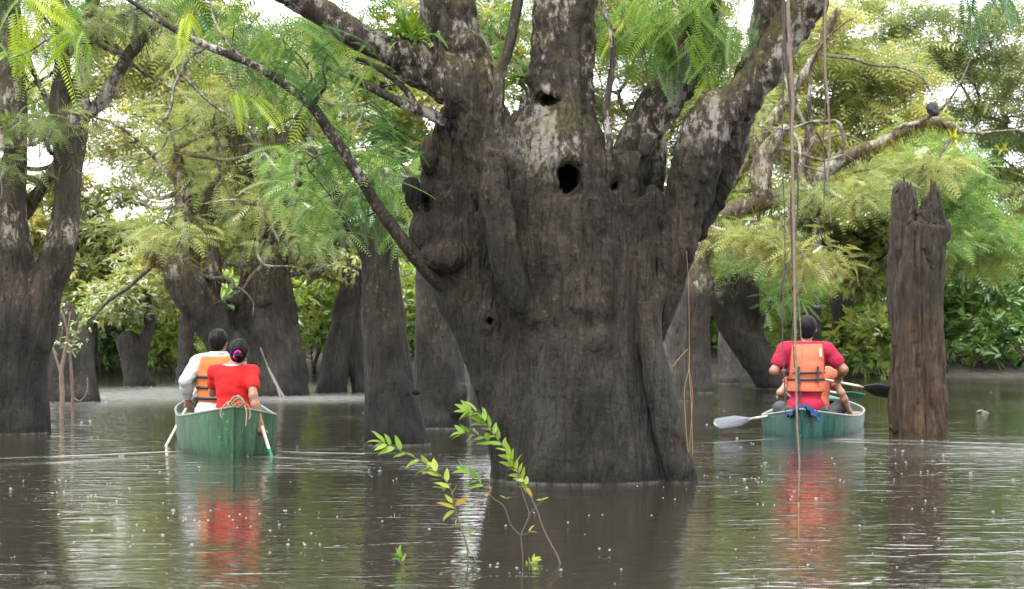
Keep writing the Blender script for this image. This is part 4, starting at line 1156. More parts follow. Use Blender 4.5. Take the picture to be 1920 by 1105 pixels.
# the crown above and behind, out of reach
fo = Foliage(8)
for k in range(70):
    a = rf.uniform(0, 1)
    fo.clump(P(rf.uniform(-100, 1900), rf.uniform(-620, -130), D1 + rf.uniform(-1.6, 2.2)), rf.uniform(0.3, 0.6), 26, 0.33, (0.1, 0.7), 0.4, -0.25)
for c in ((620, 30, 0.7, 150), (560, 80, 0.6, 90), (1190, 30, 0.8, 120), (1290, 60, 0.8, 120), (1330, 20, 0.9, 120), (880, 20, 1.2, 120), (930, 100, 1.4, 90), (700, 180, 0.9, 90), (620, 250, 0.8, 80), (740, 330, 0.8, 60), (480, 60, 0.3, 110), (380, 20, 0.2, 110), (1000, 20, 1.3, 60), (720, 20, 0.9, 140)):
    for k in range(4):
        fo.clump(P(c[0] + rf.normal(0, 45), c[1] + rf.normal(0, 35), D1 + c[2] + rf.normal(0, 0.2)), 0.3, c[3] // 7, 0.27, (0.15, 0.75), 0.5, -0.25)
cr = link('crown', fo.mesh('crown', 'fern_mid', org1), MAT['fern_near'], o1)
cr['kind'] = 'stuff'

# ------------------------------------------------------------------ plants growing on the giant tree
def rosette(name, label, cat, px, py, D, n_, Lpx, wd, tints, seed, up=0.6, group=None):
    r = np.random.RandomState(seed)
    c = P(px, py, D)
    o = empty(name, c, label, cat, group)
    ms = []
    for tt in tints:
        for ar in (0.2, 0.5, 0.9):
            tv, tf = t_strap(wd, ar, 5)
            me = new_mesh('leaf', tv, tf, True, {'tint': np.full(len(tv), tt)})
            me.materials.append(MAT['strap'])
            ms.append(me)
    for k in range(n_):
        a = r.uniform(0, 2 * math.pi)
        el = r.uniform(-0.3, 1.3) * up * 1.4
        d = (math.cos(a) * math.cos(el), math.sin(a) * math.cos(el) * 0.8 - 0.2, math.sin(el))
        q = bpy.data.objects.new('leaf', ms[r.randint(0, len(ms))])
        sc.collection.objects.link(q)
        q.parent = o
        p = r.normal(0, 1, 3) * (0.22, 0.12, 0.10) * Lpx * D / F
        q.matrix_local = Matrix.Translation(Vector(p)) @ frame(d, (r.normal(0, 0.3), r.normal(0, 0.3), 1)).to_4x4() @ Matrix.Scale(Lpx * D / F * r.uniform(0.6, 1.15), 4)
    return o
orc = rosette('orchid', 'leafy green orchid with small white flowers on the giant tree\'s upper left limb', 'orchid', 768, 70, D1 - 0.30, 46, 62, 0.075, (0.1, 0.3, 0.45, 0.6), 61, 0.75)
MAT['petal'] = plain('petal', (0.75, 0.72, 0.55), 0.6, 0.1)
def star(r):
    v, f = [], []
    for k in range(6):
        a = k * math.pi / 3
        b = a + math.pi / 6
        i = len(v)
        v += [(0, 0, 0.002), (0.5 * r * math.cos(a - 0.35), 0.5 * r * math.sin(a - 0.35), 0.003), (r * math.cos(a), r * math.sin(a), 0), (0.5 * r * math.cos(a + 0.35), 0.5 * r * math.sin(a + 0.35), 0.003)]
        f.append((i, i + 1, i + 2, i + 3))
    return np.array(v), np.array(f)
fm = new_mesh('flower', *star(0.026)); fm.materials.append(MAT['petal'])
for x, y in ((722, 48), (732, 40), (728, 18), (738, 36), (716, 44), (700, 40), (735, 22)):
    q = link('flower', fm, None, orc)
    q.matrix_local = Matrix.Translation(Vector([float(a) for a in P(x, y, D1 - 0.42) - np.array(orc.location)])) @ Matrix.Rotation(math.radians(80 + rf.uniform(-25, 25)), 4, 'X') @ Matrix.Rotation(rf.uniform(-0.5, 0.5), 4, 'Y')
# its hanging roots
g = Geo()
for x, y, e in ((738, 75, 130), (742, 80, 120), (815, 70, 125), (822, 60, 115), (745, 70, 100)):
    g.add(*tube(spline([P(x, y, D1 - 0.33), P(x + 3, (y + e) / 2, D1 - 0.36), P(x - 2, e, D1 - 0.33)], 4), np.linspace(0.02, 0.005, 9), 6))
link('root', g.mesh('root', orc.location), MAT['branch'], orc)['kind'] = 'stuff'
rosette('bromeliad', 'spiky yellow-green bromeliad on the mossy limb right of the giant tree', 'bromeliad', 1358, 372, 33.5, 34, 42, 0.06, (0.3, 0.55, 0.75), 62, 0.7)
rosette('bromeliad', 'yellow bromeliad high on the long mossy limb near the dark nest', 'bromeliad', 1790, 262, 35.2, 18, 26, 0.07, (0.7, 0.85), 63, 0.8)
rosette('bromeliad', 'yellow bromeliad on the pale tree at far right', 'bromeliad', 1880, 280, 56, 16, 24, 0.07, (0.7, 0.85), 64, 0.8)
rosette('bromeliad', 'small yellow bromeliad on the forked left trunk\'s side limb', 'bromeliad', 165, 172, 20.2, 14, 30, 0.06, (0.4, 0.7), 65, 0.6)
rosette('bromeliad', 'yellow-leaved bromeliad on a pale limb left of centre', 'bromeliad', 238, 205, 33, 8, 26, 0.09, (0.85, 0.95), 66, 0.9)
rosette('fern', 'drooping broad green leaves in the crook right of the giant trunk', 'fern', 1322, 415, D1 + 0.5, 12, 60, 0.09, (0.15, 0.3, 0.4), 67, 0.4)
rosette('fern', 'glossy green leaves behind the crook between giant trunk and right stem', 'fern', 1250, 370, D1 + 0.75, 16, 70, 0.09, (0.1, 0.2, 0.3), 68, 0.7)
rosette('bromeliad', 'strap-leaved green plant on the left trunk at the photo\'s edge', 'bromeliad', 10, 230, 20.0, 14, 50, 0.07, (0.1, 0.25, 0.4), 69, 0.6)
rosette('fern', 'fresh green leaves in the crotch between the giant tree\'s two upper limbs', 'fern', 980, 150, D1 + 0.55, 26, 70, 0.10, (0.1, 0.25, 0.4), 70, 0.9)

# pale chip lodged in the crotch
v = np.array([(-.02, 0, -.03), (.012, 0, -.035), (.024, 0, .03), (-.006, 0, .038), (-.018, .012, -.028), (.010, .012, -.033), (.022, .012, .028), (-.006, .012, .036)])
ch = link('bark_chip', new_mesh('bark_chip', v, [(0, 1, 2, 3), (7, 6, 5, 4), (0, 4, 5, 1), (1, 5, 6, 2), (2, 6, 7, 3), (3, 7, 4, 0)], False), plain('pale_wood', (0.55, 0.53, 0.48), 0.7, 0.1))
ch.location = tuple(P(968, 198, D1 - 0.36))
tag(ch, 'small white chip of bark lodged below the giant tree\'s hole', 'bark chip')

# dark nest on the mossy limb
fl = Field((-0.3, -0.3, -0.3), (0.3, 0.3, 0.3), 0.02)
fl.ball((0, 0, 0.02), (0.11, 0.11, 0.12), 0.02); fl.ball((0.05, -0.03, -0.06), (0.08, 0.07, 0.06), 0.04)
ne = solid('termite_nest', fl, plain('nest', (0.012, 0.013, 0.017), 0.8, 0.3, 25, 0.6, 0.02), None, (0, 0, 0), 1, lambda v: 0.02 * fbm(v * 18, 3, 2))
ne.location = tuple(P(1748, 206, 35.4))
tag(ne, 'dark round nest on the long mossy limb at upper right', 'nest')

# ------------------------------------------------------------------ broken stump at right
DS = 20.1
def stump_material():
    b = N('stump_wood')
    pl = b.pos((1, 1, 0.12))
    n1 = b.noise(pl, 14, 6, 0.65, 0.5); n2 = b.noise(b.pos((1, 1, 0.35)), 3.5, 5, 0.6, 0.4); n3 = b.noise(pl, 45, 4, 0.6)
    bark = b.mix(b.ramp(n1, [(0.3, 0.0), (0.7, 1.0)]), (0.014, 0.0115, 0.009), (0.052, 0.042, 0.031))
    wood = b.mix(b.ramp(n1, [(0.3, 0.0), (0.65, 1.0)]), (0.018, 0.0135, 0.010), (0.068, 0.043, 0.027))
    sep = b.n('ShaderNodeSeparateXYZ'); b.t.links.new(b.n('ShaderNodeNewGeometry').outputs['Position'], sep.inputs[0])
    low = b.n('ShaderNodeMapRange'); b.set(low.inputs[0], b.math('ADD', sep.outputs[2], b.math('MULTIPLY', b.math('SUBTRACT', n2, 0.5), 3.2)))
    b.set(low.inputs[1], 1.35); b.set(low.inputs[2], 1.0)
    col = b.mix(low.outputs[0], bark, wood)
    col = b.mix(b.ramp(n3, [(0.3, 0.8), (0.5, 0.0)]), col, (0.015, 0.011, 0.009))
    h = b.math('ADD', b.math('MULTIPLY', n1, 1.2), n3)
    return b.pbr(col, 0.75, b.bump(h, 1.0, 0.035), Specular_IOR_Level=0.15)
MAT['stump'] = stump_material()
so = empty('stump', (*P(1722, 820, DS)[:2], 0), 'tall broken stump with a splintered top standing in the water at right', 'stump', G5)
os_ = np.array(so.location)
t1 = rows([(1722, 870, 0, 49), (1722, 822, 0, 48), (1720, 760, 0, 47), (1717, 680, 0, 44), (1715, 600, 0, 42), (1716, 540, 0, 42), (1721, 480, 0, 45), (1724, 430, 0, 45), (1724, 400, 0, 42)], DS)
fl = Field(P(1650, 880, DS) - (0, 0.45, 0), P(1795, 330, DS) + (0, 0.45, 0), 0.0125)
fl.chain(t1, 0.05)
fl.plane(P(1722, 425, DS), (0.12, 0, 1))
fl.chain(rows([(1700, 440, -0.05, 22), (1699, 390, -0.05, 18), (1700, 365, -0.05, 10), (1701, 348, -0.05, 2)], DS), 0.03)
fl.chain(rows([(1690, 420, 0.02, 14), (1688, 380, 0.02, 9), (1689, 352, 0.02, 4)], DS), 0.02)
fl.chain(rows([(1748, 440, -0.05, 24), (1752, 400, -0.05, 14), (1753, 375, -0.05, 9), (1754, 356, -0.05, 2)], DS), 0.03)
fl.chain(rows([(1740, 400, 0.05, 10), (1738, 376, 0.05, 4)], DS), 0.02)
fl.chain(rows([(1762, 450, -0.08, 14), (1768, 430, -0.08, 10), (1771, 415, -0.08, 4)], DS), 0.03)
for a, b_, w in (((1728, 395, -0.1), (1722, 340, -0.05), 14), ((1716, 440, -0.26), (1706, 560, -0.27), 4), ((1745, 560, -0.24), (1750, 800, -0.28), 4), ((1690, 560, -0.24), (1686, 660, -0.27), 5), ((1715, 600, -0.25), (1722, 780, -0.28), 4), ((1735, 470, -0.27), (1745, 540, -0.25), 5)):
    fl.chain(rows([(*a, w), ((a[0] + b_[0]) / 2 + 3, (a[1] + b_[1]) / 2, (a[2] + b_[2]) / 2, w), (*b_, w * 0.5)], DS), 0.02, 4, True)
def dS(v):
    return 0.026 * fbm(v * (4, 4, 2), 5, 3) + 0.030 * (1 - np.abs(fbm(v * (12, 12, 0.8), 6, 2))) - 0.03 * np.clip(1 - 5 * np.abs(fbm(v * (6, 6, 0.7), 16, 2)), 0, 1) + 0.010 * fbm(v * (40, 40, 7), 8, 2)
solid('trunk', fl, MAT['stump'], so, os_, 0, dS)
for pts in ([(1771, 800, -0.1, 4), (1776, 775, -0.12, 3), (1777, 755, -0.12, 1.5)], [(1678, 812, -0.15, 4), (1671, 803, -0.2, 3), (1668, 796, -0.2, 1.5)], [(1676, 650, -0.15, 2.5), (1669, 637, -0.16, 1.8), (1665, 628, -0.16, 1)], [(1768, 735, -0.1, 3), (1770, 700, -0.12, 2), (1766, 660, -0.1, 1.5)], [(1764, 440, -0.1, 8), (1770, 425, -0.12, 6), (1772, 410, -0.12, 2)]):
    q = spline(rows(pts, DS), 4)
    g = Geo(); g.add(*tube(q[:, :3], q[:, 3], 6, True, 0.2, 3))
    link('splinter', g.mesh('splinter', os_), MAT['stump'], so)

rk = np.random.RandomState(17)
for k in range(34):
    a = rk.uniform(0, 2 * math.pi)
    x = 1724 + 40 * math.cos(a); dd_ = 40 * math.sin(a) * DS / F
    tall = 50 * math.exp(-((x - 1700) / 13) ** 2) + 46 * math.exp(-((x - 1752) / 9) ** 2) + 10
    hh = tall * rk.uniform(0.7, 1.25)
    lean = rk.uniform(-5, 5)
    q = spline(rows([(x, 440, dd_ * 0.9, 9), (x + 1, 405, dd_, 7), (x + lean * 0.5, 400 - hh * 0.55, dd_, 5), (x + lean, 400 - hh, dd_, 0.8)], DS), 3)
    v, f = tube(q[:, :3], q[:, 3], 5, True, 0.35, k)
    g = Geo(); g.add(v, f)
    link('splinter', g.mesh('splinter', os_, False), MAT['stump'], so)

# ------------------------------------------------------------------ hanging vines
MAT['vine'] = plain('vine', (0.115, 0.085, 0.062), 0.8, 0.35, 40, 0.6, 0.004, obj=False)
MAT['vine_dark'] = plain('vine_dark', (0.030, 0.023, 0.019), 0.8, 0.35, 40, 0.6, 0.004, obj=False)
MAT['vine_yellow'] = plain('vine_yellow', (0.135, 0.08, 0.03), 0.7, 0.2, 30, obj=False)
DV = 9.55
def vine(label, pts, mat, D=DV, wig=1.5, seed=0, tipmat=None, tipn=0, sides=6):
    r = np.random.RandomState(seed)
    q = np.array(rows(pts, D)); q[:, 3] *= 0.72
    q = spline(q, 9)
    k = wig * D / F
    wob = np.stack([vnoise(np.stack((q[:, 2] * 5, q[:, 2] * 0 + 3.3 * s, q[:, 2] * 0 + seed), 1), seed + s) for s in range(2)], 1)
    q[:, 0] += wob[:, 0] * k * 1.6; q[:, 1] += wob[:, 1] * k * 1.6
    base = q[-1][:3].copy()
    if tipmat:
        o = empty('vine', base, label, 'vine', 'vines hanging from above')
        g = Geo(); g.add(*tube(q[:-tipn, :3], q[:-tipn, 3], sides, True, 0.12, seed)); link('stem', g.mesh('stem', base), MAT[mat], o)
        g = Geo(); g.add(*tube(q[-tipn - 1:, :3], q[-tipn - 1:, 3], sides, True, 0.1, seed)); link('tip', g.mesh('tip', base), MAT[tipmat], o)
        return o
    g = Geo(); g.add(*tube(q[:, :3], q[:, 3], sides, True, 0.12, seed))
    o = link('vine', g.mesh('vine', base), MAT[mat])
    o.location = tuple(base)
    return tag(o, label, 'vine', 'vines hanging from above')
vine('longest pale vine reaching down to the water with a yellow tip', [(1478, -260, 0, 5), (1480, 0, 0, 5), (1484, 150, 0, 4.6), (1487, 300, 0, 4.4), (1489, 450, 0, 4), (1492, 600, 0, 3.6), (1494, 750, 0, 3), (1496, 850, 0, 2.6), (1498, 920, 0, 2.4), (1497, 1015, 0.0, 1.8), (1497, 1030, 0, 1.5)], 'vine', seed=1, tipmat='vine_yellow', tipn=16)
vine('dark vine twined along the longest pale vine', [(1472, -260, 0.05, 4), (1473, 0, 0.05, 4), (1476, 120, 0.05, 3.6), (1483, 260, 0.05, 3.2), (1480, 380, 0.05, 3), (1487, 500, 0.05, 2.5), (1486, 620, 0.05, 1.8), (1493, 690, 0.05, 1.2)], 'vine_dark', wig=3, seed=2)
vine('thin dark vine left of the vine bundle, curling at its end', [(1466, -260, -0.1, 2), (1467, 0, -0.1, 2), (1466, 200, -0.1, 2), (1465, 330, -0.1, 1.8), (1468, 480, -0.1, 1.8), (1470, 600, -0.1, 1.8), (1473, 700, -0.1, 1.6), (1474, 775, -0.1, 1.2)], 'vine_dark', wig=3, seed=3)
vine('short dark vine branching off to the right of the bundle at mid height', [(1487, 290, 0.1, 2), (1494, 320, 0.1, 2.4), (1496, 380, 0.1, 2.2), (1492, 440, 0.1, 2.2), (1483, 490, 0.1, 2.4), (1466, 530, 0.1, 2.2), (1460, 570, 0.1, 1.4)], 'vine_dark', wig=2, seed=4)
vine('hair-thin vine drooping over the back of the orange vest', [(1488, 500, 0, 1.6), (1496, 560, 0, 1.3), (1502, 620, 0, 1.2), (1504, 670, 0, 1.1), (1496, 700, 0, 1.0), (1480, 690, 0, 0.8)], 'vine', wig=2, seed=5)
vine('brown rope-like vine hanging from the top edge, shorter of the two bundles', [(1548, -260, 0.3, 3.4), (1549, 0, 0.3, 3.6), (1549, 120, 0.3, 3.4), (1553, 220, 0.3, 3), (1553, 310, 0.3, 2.6), (1556, 380, 0.3, 1.8), (1558, 420, 0.3, 1)], 'vine', seed=6, wig=2)
vine('dark strand twisted beside the shorter brown rope-like vine', [(1543, -260, 0.35, 2), (1545, 0, 0.35, 2.2), (1548, 150, 0.35, 2), (1545, 260, 0.35, 2), (1549, 330, 0.35, 1.6), (1544, 390, 0.35, 1)], 'vine_dark', seed=7, wig=3)
vine('yellow vine looped like a hairpin beside the giant tree\'s prop stem', [(1288, 470, -0.6, 0.6), (1291, 560, -0.6, 0.7), (1292, 640, -0.6, 0.9), (1292, 690, -0.6, 1.6), (1284, 730, -0.6, 1.2), (1286, 790, -0.6, 1.2), (1291, 850, -0.6, 1.2), (1296, 800, -0.62, 1.2), (1299, 740, -0.62, 1.2), (1292, 692, -0.62, 1.2), (1297, 760, -0.63, 1.4), (1299, 862, -0.63, 1.2)], 'vine_yellow', D=D1, wig=0.5, seed=8, sides=5)
vine('tiny dry twig dangling at the end of a thread right of the prop stem', [(1289, 655, -0.6, 1.2), (1275, 670, -0.6, 1.5), (1261, 688, -0.6, 1.5)], 'vine_yellow', D=D1, wig=0.3, seed=9, sides=5)
vine('thin straight vine right of the curved leaning trunk', [(1410, -60, 8, 1.2), (1412, 150, 8, 1.2), (1411, 260, 8, 1.2), (1414, 330, 8, 1)], 'vine_dark', D=D1, wig=1, seed=10, sides=5)

# ------------------------------------------------------------------ bare shrub at left
sh = empty('bare_shrub', (*P(122, 790, 24)[:2], 0), 'leafless tan-stemmed shrub standing in the water before the cone stump', 'shrub')
ob = np.array(sh.location)
MAT['tan'] = plain('tan_stem', (0.115, 0.078, 0.052), 0.8, 0.3, 25, 0.4, 0.01, obj=False)
for k, pts in enumerate(([(117, 830, 0, 5), (116, 780, 0, 6), (117, 740, 0, 6.5), (115, 700, 0, 6), (122, 660, 0, 4.5), (128, 620, 0, 3), (132, 585, 0, 2)], [(136, 830, 0.2, 4), (136, 760, 0.2, 4), (134, 700, 0.2, 4), (130, 650, 0.2, 3), (122, 605, 0.2, 2.4), (112, 570, 0.2, 1.6)], [(116, 705, 0, 4.5), (105, 670, 0, 3.5), (96, 640, 0, 2.4), (92, 612, 0, 1.5)],
                         [(120, 665, 0, 3), (138, 648, 0, 2.6), (152, 650, 0, 1.8)], [(130, 660, 0.2, 2.6), (146, 620, 0.2, 2), (158, 590, 0.2, 1.4)], [(108, 668, 0, 2.4), (100, 650, 0, 2), (112, 640, 0, 1.6), (118, 612, 0, 1.2)], [(134, 745, 0.2, 3), (150, 752, 0.2, 2), (163, 735, 0.2, 1.6), (164, 708, 0.2, 1.3)])):
    q = spline(rows(pts, 24), 5); q[:, 3] *= 0.75
    g = Geo(); g.add(*tube(q[:, :3], q[:, 3], 6, True, 0.15, k))
    link('stem', g.mesh('stem', ob), MAT['tan'], sh)
fo = Foliage(91)
for k in range(26):
    fo.clump(P(rf.uniform(85, 165), rf.uniform(555, 660), 24 + rf.uniform(-.3, .3)), 0.10, 3, 0.09, (0.3, 0.8), 0.8)
link('foliage', fo.mesh('foliage', 'sprig', ob), MAT['bush'], sh)['kind'] = 'stuff'

# ------------------------------------------------------------------ young plants in the near water
DP = 8.6
MAT['sap_stem'] = plain('sapling_stem', (0.065, 0.042, 0.026), 0.6, 0.2, 60, obj=False)
MAT['sap_leaf'] = leaf_material('sapling_leaf', [(0.0, (0.035, 0.085, 0.015)), (0.35, (0.115, 0.195, 0.024)), (0.6, (0.20, 0.25, 0.04)), (0.8, (0.23, 0.185, 0.028)), (1.0, (0.22, 0.115, 0.03))], 0.42, 0.09)
LV = []
for tt in (0.15, 0.3, 0.42, 0.52, 0.62, 0.8, 0.95):
    for k in range(2):
        n_ = 7
        v, f = [], []
        w, dr, fo_ = 0.17 + 0.04 * k, 0.15 + 0.25 * k, 0.06
        for q in range(n_):
            x = q / (n_ - 1)
            ww = w * math.sin(math.pi * min(1, x ** 0.75)) ** 0.9 + (0.004 if 0 < q < n_ - 1 else 0.001)
            z = -dr * x * x + 0.02 * math.sin(9 * x + k)
            v += [(x, -ww, z + fo_ * ww / w), (x, 0, z), (x, ww, z + fo_ * ww / w)]
        for q in range(n_ - 1):
            a = 3 * q
            f += [(a, a + 3, a + 4, a + 1), (a + 1, a + 4, a + 5, a + 2)]
        me = new_mesh('leaf', np.array(v), np.array(f), True, {'tint': np.full(len(v), tt)})
        me.materials.append(MAT['sap_leaf'])
        LV.append((tt, me))
def sapling(label, D, stems, leaves, seed):
    r = np.random.RandomState(seed)
    b = P(stems[0][0][0], stems[0][0][1], D); b[2] = 0
    o = empty('sapling', b, label, 'sapling', 'young plants rising from the near water')
    for k, s in enumerate(stems):
        q = spline(rows(s, D), 5); q[:, 3] *= 0.68
        g = Geo(); g.add(*tube(q[:, :3], q[:, 3], 6, True, 0.06, k))
        link('stem', g.mesh('stem', b), MAT['sap_stem'], o)
    for px, py, dx, dy, L, tt in leaves:
        d = (dx, r.uniform(-0.7, 0.5), -dy)
        c = sorted(LV, key=lambda x: abs(x[0] - tt - r.normal(0, 0.05)))[:2]
        q = bpy.data.objects.new('leaf', c[r.randint(0, 2)][1])
        sc.collection.objects.link(q); q.parent = o
        q.matrix_local = Matrix.Translation(Vector([float(x) for x in P(px, py, D + r.uniform(-0.02, 0.02)) - b])) @ frame(d, (r.normal(0, 0.5), -0.6 + r.normal(0, 0.4), 1)).to_4x4() @ Matrix.Scale(L * D / F * r.uniform(0.66, 0.88), 4)
    return o
def shoot(path, n_, L, t0, t1, seed, back=0.6):
    """leaf rows along a shoot given in pixels, growing toward its end"""
    r = np.random.RandomState(seed)
    q = spline(np.array(path, float), 12)
    out = []
    for k in range(n_):
        i = int((k + 0.5) / n_ * (len(q) - 2))
        t = q[i + 1] - q[i]; t = t / (np.linalg.norm(t) + 1e-9)
        s = 1 if k % 2 else -1
        a = s * r.uniform(0.35, 0.95)
        d = np.array((t[0] * math.cos(a) - t[1] * math.sin(a), t[0] * math.sin(a) + t[1] * math.cos(a)))
        out.append((q[i][0], q[i][1], d[0], d[1], L * r.uniform(0.7, 1.15), t0 + (t1 - t0) * k / n_ + r.normal(0, 0.06)))
    for a in (-0.5, 0.0, 0.45):
        t = q[-1] - q[-3]; t = t / np.linalg.norm(t)
        out.append((q[-1][0], q[-1][1], t[0] * math.cos(a) - t[1] * math.sin(a), t[0] * math.sin(a) + t[1] * math.cos(a), L * 1.1, t1))
    return out
sapling('left sapling bending left, lime tip leaves turning orange lower down', DP,
        [[(878, 1070, 0, 2.6), (876, 1030, 0, 2.4), (868, 1000, 0, 2.4), (856, 965, 0, 2.4), (850, 935, 0, 2.2), (838, 905, 0, 2), (815, 882, 0, 1.8), (790, 865, 0, 1.6), (760, 850, 0, 1.4), (735, 838, 0, 1.2)], [(897, 1068, 0, 1.6), (890, 1048, 0, 1.6), (880, 1035, 0, 1.6), (875, 1022, 0, 1.8)], [(866, 995, 0, 1.4), (878, 1000, 0, 1.2), (884, 1003, 0, 1)]],
        shoot([(815, 880), (790, 865), (760, 850), (735, 838), (722, 832)], 9, 40, 0.5, 0.38, 1) + shoot([(850, 950), (846, 925), (836, 905), (818, 885)], 5, 38, 0.8, 0.62, 2) + [(853, 955, -0.9, -0.5, 46, 0.85), (852, 948, 0.9, -0.6, 46, 0.92), (852, 958, -0.7, 0.3, 36, 0.6), (838, 918, -0.9, -0.3, 40, 0.38), (832, 922, 0.1, -1, 34, 0.3), (884, 1003, 0.5, -0.9, 16, 0.4), (856, 975, -0.4, 0.8, 14, 0.85)], 401)
sapling('tall sapling before the giant trunk with a leafy tip arching left', DP - 0.05,
        [[(1054, 1072, 0, 2.8), (1046, 1045, 0, 2.6), (1030, 1015, 0, 2.6), (1018, 990, 0, 2.4), (1008, 960, 0, 2.3), (996, 935, 0, 2.2), (985, 915, 0, 2), (972, 885, 0, 2), (955, 855, 0, 1.8), (930, 820, 0, 1.6), (905, 795, 0, 1.4), (885, 778, 0, 1.2)],
         [(980, 1078, 0, 1.6), (980, 1040, 0, 1.6), (977, 1005, 0, 1.8), (985, 985, 0, 1.8), (992, 965, 0, 1.8), (985, 940, 0, 1.7), (976, 912, 0, 1.7), (970, 880, 0, 1.6)],
         [(977, 1005, 0, 1.6), (958, 985, 0, 1.5), (945, 950, 0, 1.4), (925, 935, 0, 1.3), (912, 918, 0, 1.2), (895, 905, 0, 1)],
         [(992, 965, 0, 1.2), (1005, 950, 0, 1), (1018, 938, 0, 0.9)], [(977, 1003, 0, 1), (990, 1000, 0, 0.9), (996, 995, 0, 0.8)], [(905, 795, 0, 1.3), (925, 808, 0, 1.3), (890, 825, 0, 1), (870, 810, 0, 0.9)]],
        shoot([(968, 880), (955, 855), (930, 820), (910, 790)], 15, 36, 0.40, 0.36, 3) + shoot([(915, 785), (895, 774), (880, 772)], 6, 34, 0.5, 0.36, 4) + shoot([(925, 835), (900, 818), (872, 812)], 6, 36, 0.3, 0.36, 5) + shoot([(990, 915), (975, 892), (962, 875)], 9, 30, 0.62, 0.5, 6) + shoot([(908, 912), (890, 900), (872, 885)], 6, 32, 0.25, 0.3, 7)
        + [(985, 915, 0.8, 0.7, 30, 0.7), (978, 905, 0.5, 0.9, 28, 0.72), (1016, 938, 0.8, -0.4, 18, 0.38), (1016, 938, -0.9, -0.2, 16, 0.36), (948, 936, -0.6, -0.7, 18, 0.4), (948, 936, 0.8, -0.5, 18, 0.38), (992, 998, 0.3, -1, 20, 0.6), (994, 998, 0.8, -0.2, 18, 0.95), (920, 925, -0.2, -1, 18, 0.9), (918, 928, -1, 0.1, 14, 0.85)], 402)
sapling('small lime tuft barely above the water at the bottom edge', DP - 0.1,
        [[(752, 1085, 0, 2), (752, 1065, 0, 2), (750, 1048, 0, 1.6)], [(752, 1075, 0, 1.5), (765, 1066, 0, 1.3)]],
        shoot([(752, 1070), (752, 1052), (748, 1042)], 7, 24, 0.35, 0.35, 8) + [(758, 1068, 0.9, -0.3, 22, 0.7), (755, 1072, 0.8, 0.2, 20, 0.62), (750, 1072, -0.9, 0.1, 20, 0.4)], 403)
sapling('low sprig with foam at the foot of the tall sapling', DP - 0.05,
        [[(985, 1075, 0, 1.4), (988, 1062, 0, 1.2), (992, 1052, 0, 1)], [(990, 1070, 0, 1.2), (1004, 1058, 0, 1)]],
        shoot([(985, 1072), (990, 1060), (998, 1052)], 6, 20, 0.3, 0.5, 9), 404)

# ------------------------------------------------------------------ rain bubbles, foam and bits on the water
def dome(seg=10, ring=4):
    v, f = [(0, 0, 1)], []
    for r_ in range(1, ring + 1):
        e = r_ / ring * math.pi / 2 * 1.15
        for s in range(seg):
            a = 2 * math.pi * s / seg
            v.append((math.sin(e) * math.cos(a), math.sin(e) * math.sin(a), math.cos(e)))
    for s in range(seg): f.append((0, 1 + s, 1 + (s + 1) % seg))
    for r_ in range(ring - 1):
        for s in range(seg):
            a = 1 + r_ * seg + s; b_ = 1 + r_ * seg + (s + 1) % seg
            f.append((a, a + seg, b_ + seg, b_))
    return np.array(v), f
MAT['bubble'] = N('bubble').pbr((0.22, 0.22, 0.21), 0.18, Alpha=0.5)
dv, df = dome()
bm_ = new_mesh('rain_bubble', dv, df); bm_.materials.append(MAT['bubble'])
BIG = [(305, 1004, 6), (222, 992, 5), (172, 974, 5), (270, 995, 4), (325, 958, 7), (360, 1022, 6), (540, 1022, 6), (572, 1022, 5), (600, 1021, 4), (506, 1037, 4), (110, 965, 5), (20, 917, 5), (243, 916, 4), (712, 884, 6), (692, 882, 4), (795, 887, 6), (805, 993, 5), (1065, 980, 4), (1104, 967, 3), (1130, 966, 3), (1396, 900, 6), (1434, 869, 6), (1400, 915, 5), (1530, 936, 6), (1382, 822, 4), (1820, 888, 6), (1612, 986, 4), (1695, 1008, 4), (880, 1068, 5), (898, 1068, 5), (1052, 1069, 5), (1165, 1068, 4), (1440, 1093, 4), (1490, 1095, 5), (1862, 960, 5), (1900, 900, 4), (1760, 1010, 4), (250, 1020, 3), (450, 965, 4), (395, 958, 4), (85, 1075, 4)]
where = {0: 'in the dark reflection at left', 1: 'left of the red reflection', 2: 'between the red reflection and the saplings', 3: 'before the giant trunk', 4: 'near the long vine', 5: 'right of the stump\'s reflection'}
for px, py, r_ in BIG:
    D = F / (py - PYH)
    o = bpy.data.objects.new('rain_bubble', bm_)
    sc.collection.objects.link(o)
    o.location = (*P(px, py, D)[:2], 0)
    s = r_ * 0.62 * D / F
    o.scale = (s, s, s * 0.85)
    z = 0 if px < 130 else 1 if px < 480 else 2 if px < 900 else 3 if px < 1290 else 4 if px < 1660 else 5
    tag(o, 'rain bubble floating %s' % where[z], 'bubble', 'rain bubbles floating ' + where[z])
fv, ff, n_ = [], [], 0
sv, sf = dome(6, 2)
hot = [(330, 960, 90, 22), (250, 1000, 80, 25), (450, 985, 80, 20), (90, 905, 70, 10), (730, 885, 60, 14), (1560, 900, 140, 30), (1700, 880, 120, 18), (1400, 900, 60, 30), (580, 1000, 80, 25), (1010, 1068, 28, 5), (200, 950, 80, 20)]
